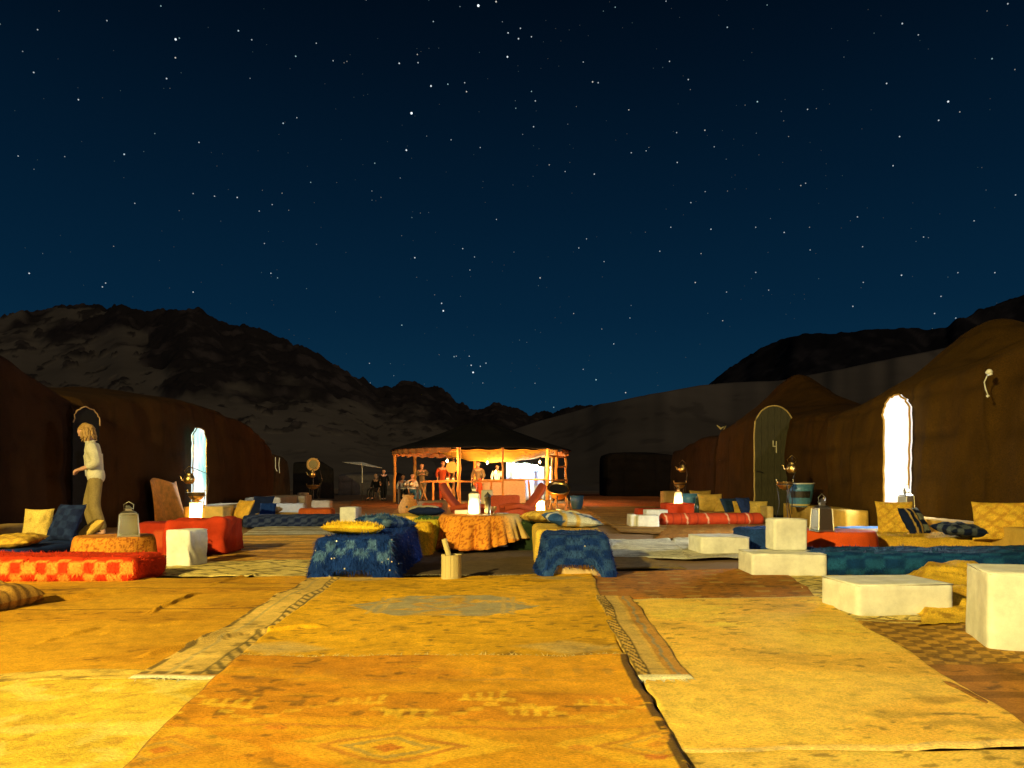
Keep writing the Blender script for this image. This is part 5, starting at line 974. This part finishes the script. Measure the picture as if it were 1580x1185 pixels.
# slack ceiling cloth sewn of rectangles
gu, gv = np.meshgrid(np.linspace(-1, 1, 60), np.linspace(-1, 1, 50)); xx = .55 + gu * 2.35; yy = .9 + gv * 2.1
zz = 1.97 - .42 * (1 - gu ** 2) * (1 - gv ** 2) ** .8 + .02 * np.sin(gu * 18) ; brick = (np.abs((((xx + .17 * (np.floor((yy) / .28) % 2)) / .34) % 1) - .5) > .455) | (np.abs(((yy / .28) % 1) - .5) > .44)
mesh('ceiling_cloth', np.stack([xx, yy, zz], -1).reshape(-1, 3), gridfaces(60, 50), M['cloth'], pv, cols=mixc((.66, .42, .07), (.30, .14, .03), brick.reshape(-1) * .7))
for px, y_, top in ((609, 27.2, 1.98), (708, 24.35, 1.97), (776, 24.2, 1.96), (845, 25.2, 1.96), (858, 26.6, 1.98), (873, 27.6, 1.98), (732, 28.2, 2.05), (737, 28.4, 2.05), (700, 30.3, 1.98), (790, 30.4, 1.98), (640, 29.4, 1.98), (852, 29.5, 1.98)):
    x_ = X(px, y_) - PX; k_ = random.uniform(.8, 1.2)
    MB().tube([(x_ + random.uniform(-.02, .02), y_ - PY, z_) for z_ in np.linspace(0, top, 9)], [.058 * k_ * random.uniform(.8, 1.15) if px not in (776,) else .035 for _ in range(9)], 8).build('post', M['post'], pv)
for a, b, ya, yb, z_ in ((653, 708, 25.2, 24.5, .80), (708, 776, 24.5, 24.3, .80), (776, 845, 24.3, 25.2, .86), (845, 875, 25.2, 27.4, .84), (610, 708, 27.3, 24.6, 1.86), (845, 873, 25.2, 27.6, 1.72), (858, 873, 26.6, 27.5, 1.35)):
    MB().tube([(X(a, ya) - PX, ya - PY, z_), (X(b, yb) - PX, yb - PY, z_ + .01)], .035, 6).build('rail', M['post'], pv)
for a, ya in ((668, 25.4), (692, 25.1), (757, 24.6), (818, 24.9)):
    MB().tube([(X(a, ya) - PX, ya - PY, 0), (X(a + random.uniform(-3, 3), ya) - PX, ya - PY, .82)], .04, 6).build('rail_post', M['post'], pv)
# counter inside, trestle table at left, sheet shaped for the lamp glare at the right rear
t = thing('trestle_table', 'orange wooden trestle table inside the left half of the pavilion', 'table', (X(675, 25.8), 25.8, 0)); MB().box(0, 0, .78, 1.2, .6, .04).build('table_top', M['wood'], t)
for sx_ in (-.5, .5):
    MB().tube([(sx_ - .16, 0, 0), (sx_ + .12, 0, .76)], .025, 5).build('leg', M['wood'], t); MB().tube([(sx_ + .16, 0, 0), (sx_ - .12, 0, .76)], .025, 5).build('leg', M['wood'], t)
t = thing('bar_counter', 'dim counter standing behind the rails in the middle of the pavilion', 'counter', (X(772, 27), 27, 0)); MB().box(0, 0, .42, 1.9, .5, .84).build('body', plain('grey_counter', (.35, .25, .18), .7), t); MB().box(0, 0, .86, 2.0, .6, .04).build('top', M['wood'], t)
V = []; Fs = []; n1, n2 = 40, 14
for i in range(n1):
    for j in range(n2): a = i / (n1 - 1); b = j / (n2 - 1); V.append((X(781, 29.6) + a * 1.95, 29.6 + .10 * math.sin(a * 30) * (1 - .5 * b) + .05 * math.sin(a * 9), .02 + b * (1.72 - .30 * a - .10 * abs(math.sin(a * 7)) )))
Fs = [(i * n2 + j, (i + 1) * n2 + j, (i + 1) * n2 + j + 1, i * n2 + j + 1) for i in range(n1 - 1) for j in range(n2 - 1)]
cw = []
for v in V: q = vn(v[0] * 2.2, v[2] * 2.6, seed=5); cw.append(mixc((.62, .70, .72), (.30, .30, .50), sst(.55, .7, q)) if q < 2 else 0)
o = mesh('glare_curtain', V, Fs, M['cloth'], cols=np.array(cw).reshape(-1, 3)); tag(o, 'pale blue white curtain shaped for the lamp glare behind the right half of the pavilion', 'curtain'); o.modifiers.new('thickness', 'SOLIDIFY').thickness = .006  # curtain enlarged and tinted to stand in for the floodlamp's glare
# things
t = thing('flood_lamp', 'brilliant white floodlamp hanging at the right rear of the pavilion', 'lamp', (X(806, 28.9), 28.9, 1.30))
MB().box(0, .03, 0, .40, .08, .30).build('housing', M['iron'], t, bevel=.01); MB().box(0, -.018, 0, .36, .012, .26).build('lamp_face', M['bulb'], t); MB().tube([(-.2, .03, .1), (0, .05, .62), (.2, .03, .1)], .012, 6).build('bracket', M['iron'], t)
t = thing('flood_lamp', 'smaller white floodlamp right of the brilliant one in the pavilion', 'lamp', (X(824, 28.9), 28.9, 1.36))
MB().box(0, .03, 0, .34, .08, .26).build('housing', M['iron'], t, bevel=.01); MB().box(0, -.018, 0, .30, .012, .22).build('lamp_face', M['bulb'], t); MB().tube([(-.15, .03, .1), (0, .05, .55), (.15, .03, .1)], .012, 6).build('bracket', M['iron'], t)
def lamp(name, x, y, z, e, col, r=.05, parent=None):
    d = bpy.data.lights.new(name, 'POINT'); o = bpy.data.objects.new(name, d); C.objects.link(o); o.location = (x, y, z); d.energy = e; d.color = col; d.shadow_soft_size = r
    if parent: o.parent = parent
    return o
def bulb(label, x, y, z, e, col, mat='candle'):  # bulbs added to light the posts, guests and ceiling cloth
    t = thing('added_bulb', label, 'bulb', (x, y, z), 0, 'added warm bulbs under the pavilion roof'); MB().lathe([(.004, -.05), (.03, -.03), (.035, 0), (.02, .04), (.012, .06)], 10).build('bulb_glass', M[mat], t, smooth=True); MB().tube([(0, 0, .06), (0, 0, .35)], .004, 4).build('flex', M['iron'], t)
    lamp('added_bulb_light', 0, -.06, -.06, e, col, .05, t); return t
bulb('added warm bulb hanging near the left front of the pavilion', X(690, 24.3), 24.3, 1.50, 230, (1, .36, .09))
bulb('added warm bulb hanging in the middle of the pavilion', X(752, 24.9), 24.9, 1.46, 230, (1, .46, .12))
bulb('added warm bulb hanging at the right of the pavilion', X(833, 25.0), 25.0, 1.48, 200, (1, .50, .12))
bulb('added warm bulb hanging deep inside under the slack ceiling cloth', X(765, 27.6), 27.6, 1.18, 180, (1, .58, .16))
lamp('curtain_glare_light', X(812, 29.0), 29.05, 1.32, 150, (.62, .90, 1), .1)  # added light, makes the bright patch on the curtain
# ground fire-lantern right
lantern('lantern burning on the ground before the pavilion, right of the red chairs', X(834, 18.2), 18.2, .05, .24, .26, True, 0, 'brass', col=(1, .42, .08), power=900, cap=.08)
# big clay jar, cauldron, pots
def jar(label, x, y, r, h, mat='clay', name='clay_jar'):
    t = thing(name, label, 'jar', (x, y, 0)); MB().lathe([(r * .8, 0), (r, h * .12), (r * 1.02, h * .4), (r * .8, h * .72), (r * .55, h * .88), (r * .58, h)], 22).build('body', M[mat], t, smooth=True); MB().lathe([(r * .56, h - .02), (r * .66, h), (r * .56, h + .03), (r * .1, h + .04)], 22).build('lid', M[mat], t, smooth=True)
    MB().lathe([(.03, 0), (.03, .02)], 10, (0, -r * 1.0, h * .42), M=Matrix.Rotation(R(90), 3, 'X')).build('spout_hole', M['iron'], t); return t
jar('bulky brown clay jar by the left front of the pavilion', X(629, 17.5), 17.6, .24, .44, 'post')
t = thing('hanging_gong', 'round yellow tray hanging in the left half of the pavilion', 'tray', (X(697, 26), 26, 1.32)); MB().lathe([(.20, -.01), (.215, .01), (.20, .015), (.02, .012)], 22, M=Matrix.Rotation(R(90), 3, 'X')).build('disc', plain('straw_tray', (.42, .30, .08), .8), t, smooth=True); MB().tube([(0, 0, .2), (0, 0, .6)], .005, 4).build('cord', M['iron'], t)
t = thing('cauldron', 'wide brass cauldron with a dark mouth on a stand right of the chairs', 'cauldron', (X(862, 18.5), 18.5, 0), 0)
Mt = Matrix.Rotation(R(32), 3, 'X')
MB().lathe([(.05, -.30), (.18, -.24), (.27, -.10), (.29, .0), (.31, .01), (.31, .03), (.27, .03), (.25, -.06), (.16, -.18), (.02, -.22)], 26, (0, 0, .62), M=Mt).build('bowl', M['brass'], t, smooth=True)
MB().lathe([(.24, 0), (.245, .004)], 24, (0, -.02, .60), M=Mt).build('dark_mouth', M['iron'], t)
for k in range(3): a = 2 * math.pi * k / 3 + .3; MB().tube([(math.cos(a) * .32, math.sin(a) * .3, 0), (math.cos(a) * .22, math.sin(a) * .2, .45)], .018, 6).build('leg', M['iron'], t)
MB().lathe([(.05, 0), (.055, .10), (.04, .10)], 12, (.0, -.30, 0)).build('drip_cup', M['canvas'], t, smooth=True)
# pots on ground near pavilion right, orange glow
for i, (px, Y, r_, h_, lb) in enumerate(((846, 20, .12, .25, 'small round clay pot left of the cauldron'), (876, 19.4, .09, .22, 'tiny clay pot between cauldron and blue bucket'), (634, 18.3, .18, .22, 'squat clay pot right of the brown jar'))): jar(lb, X(px, Y), Y, r_, h_, 'clay', 'clay_pot')
for i, (px, Y, z_, lb) in enumerate(((625, 25.0, .62, 'metal pot on the dim shelf at the left of the pavilion'), (634, 25.0, .62, 'second metal pot from the left on the dim shelf'), (690, 25.8, .80, 'silver pot at left on the trestle table'), (699, 25.8, .80, 'silver pot at right on the trestle table'))):
    tag(MB().lathe([(.06, 0), (.09, .03), (.09, .12), (.06, .17), (.02, .2)], 14, (X(px, Y), Y, z_)).build('metal_pot', M['silver'], smooth=True), lb, 'pot')
t = thing('low_shelf', 'dim shelf at the left side of the pavilion', 'shelf', (X(630, 25.1), 25.1, 0)); MB().box(0, 0, .60, .7, .35, .03).build('board', M['iron'], t)
for a in (-.32, .32): MB().box(a, 0, .29, .04, .3, .58).build('leg', M['iron'], t)
# dark basket and red cushion left
t = thing('dark_cushion_chair', 'low dark armchair with a red cushion left of the red chairs', 'armchair', (X(667, 16.5), 16.6, 0)); MB().lathe([(.30, 0), (.34, .12), (.36, .34), (.30, .36), (.26, .20), (.02, .18)], 18).build('shell', M['clay'], t, smooth=True)
pillow('red cushion in the low dark armchair', X(667, 16.3), 16.3, .27, .50, .35, .12, (R(12), 0, 0), col=(.55, .09, .03), sd=95)

# red armchairs behind the centre table
def horn_chair(label, x, y, rz, s=1.0):
    t = thing('armchair', label, 'armchair', (x, y, 0), rz, 'red armchairs behind the centre table'); V, Fs, N, f = slab_geo(.62 * s, .6 * s, .34, bev=.04, seg=.05, wr=.006, sd=3); mesh('seat', V, Fs, M['redcloth'], t, loc=(0, 0, .02))
    # back sweeps up and outward like a wave; extruded across the depth
    pr = [(-.22, .28), (-.32, .38), (-.43, .49), (-.53, .62), (-.60, .76)]; th = [.11, .10, .085, .065, .04]; V = []; ny = 7
    for j in range(ny):
        yy = (-.31 + .62 * j / (ny - 1)) * s; k = 1 - .10 * abs(2 * j / (ny - 1) - 1) ** 2
        for (a, b), w_ in zip(pr, th): V.append((a * s, yy, .30 + (b - .30) * k)); 
        for (a, b), w_ in list(zip(pr, th))[::-1]: V.append(((a + w_) * s, yy, .30 + (b - .30) * k + .02))
    q = 10; Fs = [(j * q + i, (j + 1) * q + i, (j + 1) * q + (i + 1) % q, j * q + (i + 1) % q) for j in range(ny - 1) for i in range(q)] + [tuple(range(q)), tuple((ny - 1) * q + i for i in range(q))[::-1]]
    m = MB(); m.add(V, Fs); m.build('back', M['redcloth'], t, smooth=True, bevel=0)
    for yy in (-.28, .28): MB().tube([(-.34 * s, yy * s, .34), (0, yy * s, .40), (.30 * s, yy * s, .36)], [.05, .045, .05], 8).build('arm', M['redcloth'], t, smooth=True)
    return t
horn_chair('red armchair with a back sweeping up to the left behind the lantern table', X(724, 12.0), 12.0, R(-8), .78); horn_chair('red armchair with a back sweeping up to the right, beyond the table', X(796, 11.8), 11.9, R(180 + 12), .78)
t = thing('red_sofa', 'low red sofa seen from behind between the two red armchairs', 'sofa', (X(778, 12.6), 12.8, 0)); V, Fs, N, f = slab_geo(.62, .5, .32, bev=.03, seg=.05, wr=.006, sd=4); mesh('seat', V, Fs, M['redcloth'], t); V, Fs, N, f = slab_geo(.55, .12, .54, bev=.03, seg=.04, wr=.006, sd=5); mesh('back', V, Fs, M['redcloth'], t, loc=(0, -.25, .02))
block('cream_armrest_box', 'cream box stool between the red chairs behind the table', 'stool', X(751, 13.4), 13.6, .22, .22, .64, 0, col=vary((.6, .5, .28), .2, 5), bev=.02, wr=.004, sd=97, seg=.05)

# ---------------------------------------------------------------- people
def skinned(name, pts, edges, rad, mat, parent, root=0, sub=2):
    me = bpy.data.meshes.new(name); me.from_pydata([tuple(p) for p in pts], edges, []); me.update(); o = bpy.data.objects.new(name, me); C.objects.link(o); o.parent = parent
    s = o.modifiers.new('skin', 'SKIN'); s.use_smooth_shade = True; s.branch_smoothing = .6
    for i, r_ in enumerate(rad):
        v = me.skin_vertices[0].data[i]; v.radius = r_ if isinstance(r_, tuple) else (r_, r_); v.use_root = (i == root)
    ss = o.modifiers.new('subdivision', 'SUBSURF'); ss.levels = ss.render_levels = sub; me.materials.append(mat); return o
def hand(pts, ed, rad, wi, wrist, d, side, curl=.5, s=1.0):
    """palm and five bent fingers grown from the wrist vertex; d = pointing direction"""
    d = Vector(d).normalized(); up = Vector((0, 0, 1)); lat = d.cross(up)
    if lat.length < .2: lat = Vector((1, 0, 0))
    lat.normalize(); nrm = lat.cross(d).normalized(); w = Vector(wrist)
    def ad(p, r_, prev): pts.append(tuple(p)); rad.append(r_); ed.append((prev, len(pts) - 1)); return len(pts) - 1
    palm = ad(w + d * .05 * s, (.030 * s, .016 * s), wi); knk = ad(w + d * .085 * s, (.034 * s, .014 * s), palm)
    for k, l in enumerate((.066, .076, .072, .056)):
        off = (k - 1.5) * .019 * s; b = w + d * .095 * s + lat * off; i1 = ad(b, .0095 * s, knk); m1 = b + (d - nrm * curl * .5).normalized() * l * .5 * s; i2 = ad(m1, .0085 * s, i1); ad(m1 + (d * .6 - nrm * curl).normalized() * l * .5 * s, .007 * s, i2)
    tb = w + d * .035 * s + lat * side * .030 * s; i1 = ad(tb, .012 * s, palm); m1 = tb + (d + lat * side * .8).normalized() * .035 * s; i2 = ad(m1, .010 * s, i1); ad(m1 + (d - nrm * .4).normalized() * .03 * s, .008 * s, i2)
def person(label, x, y, rz, H=1.65, shirt=None, legs=None, skin=None, hair=None, pose='stand', arms=None, head_tilt=0, group=None, detail=False, hair_long=False, z=0, bend=0.0):
    """faces local -Y"""
    shirt = shirt or M['shirt']; legs = legs or M['khaki']; skin = skin or M['skin']; hair = hair or M['darkhair']
    t = thing('person', label, 'person', (x, y, z), rz, group); s = H / 1.70; t.scale = (s, s, s); sit = pose == 'sit'; hz = .50 if sit else .93
    B = lambda dx, dz: (dx, -math.sin(bend) * dz, hz + math.cos(bend) * dz)
    pel = (0, 0, hz); sp = B(0, .16); ch = B(0, .40); nk = B(0, .54); hc = Vector(B(0, .63)) + Vector((0, -.02 - .5 * math.sin(head_tilt) * .1, 0)); 
    f = Vector((0, -math.cos(head_tilt), -math.sin(head_tilt))); u = Vector((0, -math.sin(head_tilt), math.cos(head_tilt)))
    pts = [pel, sp, ch, nk, tuple(hc - u * .050 + f * .015), tuple(hc + f * .010 + u * .005), tuple(hc + u * .060), tuple(hc + u * .105 - f * .01)]; ed = [(0, 1), (1, 2), (2, 3), (3, 4), (4, 5), (5, 6), (6, 7)]; rad = [(.135, .105), (.12, .09), (.135, .095), .046, (.066, .078), (.088, .106), (.092, .112), (.062, .078)]
    arms = arms or [((-.26, -.02, hz + .22), (-.24, -.12, hz + .02)), ((.26, -.02, hz + .22), (.24, -.12, hz + .02))]; wr_ = []
    for sd, (elb, wri) in zip((-1, 1), arms):
        i0 = len(pts); pts += [B(sd * .175, .46), elb, wri]; rad += [.055, .040, .027]; ed += [(2, i0), (i0, i0 + 1), (i0 + 1, i0 + 2)]; wr_.append((i0 + 2, wri, elb, sd))
    for wi, wri, elb, sd in wr_: hand(pts, ed, rad, wi, wri, Vector(wri) - Vector(elb), -sd, .6)
    lg = []
    for sd in (-1, 1):
        i0 = len(pts); hipx = sd * .09
        if sit: L = [(hipx, -.02, hz - .02), (sd * .12, -.42, hz + .0), (sd * .12, -.44, .09), (sd * .12, -.58, .035)]
        else: L = [(hipx, 0, hz - .05), (sd * .10, -.05 + (.03 if sd > 0 else -.06), .49), (sd * .10, .04 + (.07 if sd > 0 else -.06), .085), (sd * .11, -.10 + (.07 if sd > 0 else -.06), .035)]
        pts += L; rad += [.090, .060, .040, .034]; ed += [(0, i0), (i0, i0 + 1), (i0 + 1, i0 + 2), (i0 + 2, i0 + 3)]; lg.append(L)
    if not detail:
        for q in (4, 5, 6, 7): rad[q] = tuple(v * 1.12 for v in rad[q])
        rad[2] = (.115, .08)
    skinned('body', pts, ed, rad, skin, t, sub=2 if detail else 1)
    # shirt
    P_ = [B(0, -.14), B(0, .05), sp, ch, B(0, .52)]; r_ = [(.155, .128), (.165, .136), (.168, .140), (.19, .145), (.115, .11)]; e_ = [(0, 1), (1, 2), (2, 3), (3, 4)]
    for sd, (elb, wri) in zip((-1, 1), arms):
        i0 = len(P_); fw = Vector(elb).lerp(Vector(wri), .72); P_ += [B(sd * .18, .455), elb, tuple(fw)]; r_ += [.090, .075, .062]; e_ += [(3, i0), (i0, i0 + 1), (i0 + 1, i0 + 2)]
    if not detail: r_ = [tuple(v * .86 for v in (q if isinstance(q, tuple) else (q, q))) for q in r_]; r_[4] = (.07, .065)
    skinned('shirt', P_, e_, r_, shirt, t, root=2, sub=2 if detail else 1)
    P_ = [B(0, .14), (0, 0, hz - .02)]; r_ = [(.140, .112), (.152, .122)]; e_ = [(0, 1)]
    for L in lg:
        i0 = len(P_); a = Vector(L[1]).lerp(Vector(L[2]), .92); P_ += [L[0], L[1], tuple(a)]; r_ += [(.112, .118), (.088, .092), (.070, .074)]; e_ += [(1, i0), (i0, i0 + 1), (i0 + 1, i0 + 2)]
    skinned('trousers', P_, e_, r_, legs, t, root=0, sub=2 if detail else 1)
    for L in lg: MB().tube([tuple(Vector(L[2]) + Vector((0, .05, -.045))), tuple(Vector(L[2]) + Vector((0, -.02, -.035))), tuple(Vector(L[3]) + Vector((0, -.03, -.01)))], [.038, .045, .034], 8).build('shoe', M['iron'], t, smooth=True)
    # face and hair
    if detail:
        m = MB(); m.lathe([(.016, 0), (.013, .012), (.002, .026)], 8, hc + f * .088 + u * .012, M=f.to_track_quat('Z', 'Y').to_matrix()); m.build('nose', skin, t, smooth=True)
        for q in (-1, 1):
            MB().lathe([(.001, -.008), (.009, -.002), (.009, .002), (.001, .006)], 8, hc + f * .078 + u * .034 + Vector((q * .032, 0, 0)), M=f.to_track_quat('Z', 'Y').to_matrix()).build('eye', M['iron'], t, smooth=True)
            MB().lathe([(.004, -.01), (.016, -.004), (.018, .004), (.006, .01)], 8, hc + Vector((q * .082, .0, 0)) + u * .01, M=Matrix.Rotation(R(90), 3, 'Y')).build('ear', skin, t, smooth=True)
        MB().tube([hc + f * .093 - u * .030 + Vector((-.022, .006, 0)), hc + f * .099 - u * .031, hc + f * .093 - u * .030 + Vector((.022, .006, 0))], .006, 6).build('mouth', plain('lips', (.45, .14, .10), .5, bump=0), t, smooth=True)
    r = random.Random(int(abs(x * 100))); hb = hc + u * .038 - f * .022
    m = MB(); V = []; n_ = 14
    for i in range(9):
        th_ = i / 8 * math.pi * .62
        for k in range(n_): a = 2 * math.pi * k / n_; q = (.104 if detail else .108) * (1 + (.10 * math.sin(a * 3 + i) if detail else 0)); V.append(hb + u * (math.cos(th_) * q * 1.05) + Vector((1, 0, 0)) * (math.sin(th_) * math.cos(a) * q * .95) + f * (math.sin(th_) * math.sin(a) * q))
    m.add(V, [(i * n_ + k, i * n_ + (k + 1) % n_, (i + 1) * n_ + (k + 1) % n_, (i + 1) * n_ + k) for i in range(8) for k in range(n_) if not (i >= (4 if detail else 2) and 1 <= k <= 6)])
    ho = m.build('hair', hair, t, smooth=True)
    if hair_long:
        m = MB()
        for i in range(260):
            a = r.uniform(0, 2 * math.pi); el_ = r.uniform(-.5, 1.3); dirv = (Vector((1, 0, 0)) * math.cos(a) * math.cos(el_) + f * math.sin(a) * math.cos(el_) + u * math.sin(el_))
            if dirv.dot(f) > .45 and el_ < .9: continue
            p = hb + dirv * .088; pp = [p]; l = r.uniform(.025, .055); ph_ = r.uniform(0, 6)
            for k in range(1, 6): p = p + dirv * l * .16 + Vector((math.sin(ph_ + k * 1.6), math.cos(ph_ + k * 1.6), 0)) * .013 + Vector((0, 0, -.028 if el_ < .6 else -.012)); pp.append(p)
            m.tube(pp, [.013, .014, .013, .012, .010, .005], 5)
        m.build('hair_curls', hair, t, smooth=True, kind='stuff')
    return t
person('person with curly blond hair, loose cream shirt and khaki trousers standing by the dark doorway', X(148, 10.0), 10.0, R(-64), 1.61, detail=True, hair=M['blonde'], hair_long=True, head_tilt=R(26), bend=R(7),
       arms=[((-.21, .02, 1.12), (-.10, -.17, 1.05)), ((.21, .03, 1.12), (.09, -.16, 1.03))])
dk = M['black']; gy = plain('grey_green_robe', (.20, .22, .22), .9); org = plain('brown_robe', (.17, .13, .07), .9); wht = plain('white_robe', (.6, .62, .62), .9)
person('person in a dark suit with pale collar standing left of the pavilion', X(592, 30), 30, R(30), 1.32, shirt=dk, legs=dk, skin=M['skin'], group=None)
person('person seated at the far left outside the pavilion', X(581, 30.5), 30.5, R(-30), 1.55, shirt=dk, legs=M['iron'], pose='sit')
person('person in white seated inside the left edge of the pavilion', X(622, 28.2), 28.2, R(10), 1.45, shirt=wht, legs=dk, pose='sit', skin=M['skin_b'])
person('person in a brown robe with folded arms behind the left trestle table', X(651, 28.0), 28.0, R(5), 1.52, shirt=org, legs=org, arms=[((-.24, -.08, 1.18), (-.02, -.22, 1.20)), ((.24, -.08, 1.18), (.04, -.22, 1.22))])
person('person in a red robe standing beside the hanging round tray', X(683, 27.6), 27.6, R(20), 1.62, shirt=M['redcloth'], legs=M['redcloth'])
person('person in a brown shirt standing at the central posts of the pavilion', X(738, 26.6), 26.6, R(-20), 1.55, shirt=org, legs=M['redcloth'])
person('person in a pale blue robe before the glaring curtain of the pavilion', X(767, 28.4), 28.4, R(12), 1.48, shirt=wht, legs=wht, skin=M['skin_b'])
person('person in white with a blue cloth seated right of the left post', X(637, 27.6), 27.4, R(40), 1.5, shirt=wht, legs=M['bluep'], pose='sit')
for i, (px, Y, lb) in enumerate(((581, 30.6, 'plain dark stool under the seated person outside the pavilion'), (622, 28.3, 'plain dark stool under the person in white in the pavilion'), (637, 27.5, 'plain dark stool under the person with the blue cloth'))):
    t = thing('stool', lb, 'stool', (X(px, Y), Y + .05, 0)); MB().lathe([(.17, .36), (.18, .38), (.17, .40)], 14).build('seat', M['wood'], t)
    for k in range(3): a = 2 * math.pi * k / 3; MB().tube([(.15 * math.cos(a), .15 * math.sin(a), 0), (.10 * math.cos(a), .10 * math.sin(a), .36)], .015, 5).build('leg', M['wood'], t)
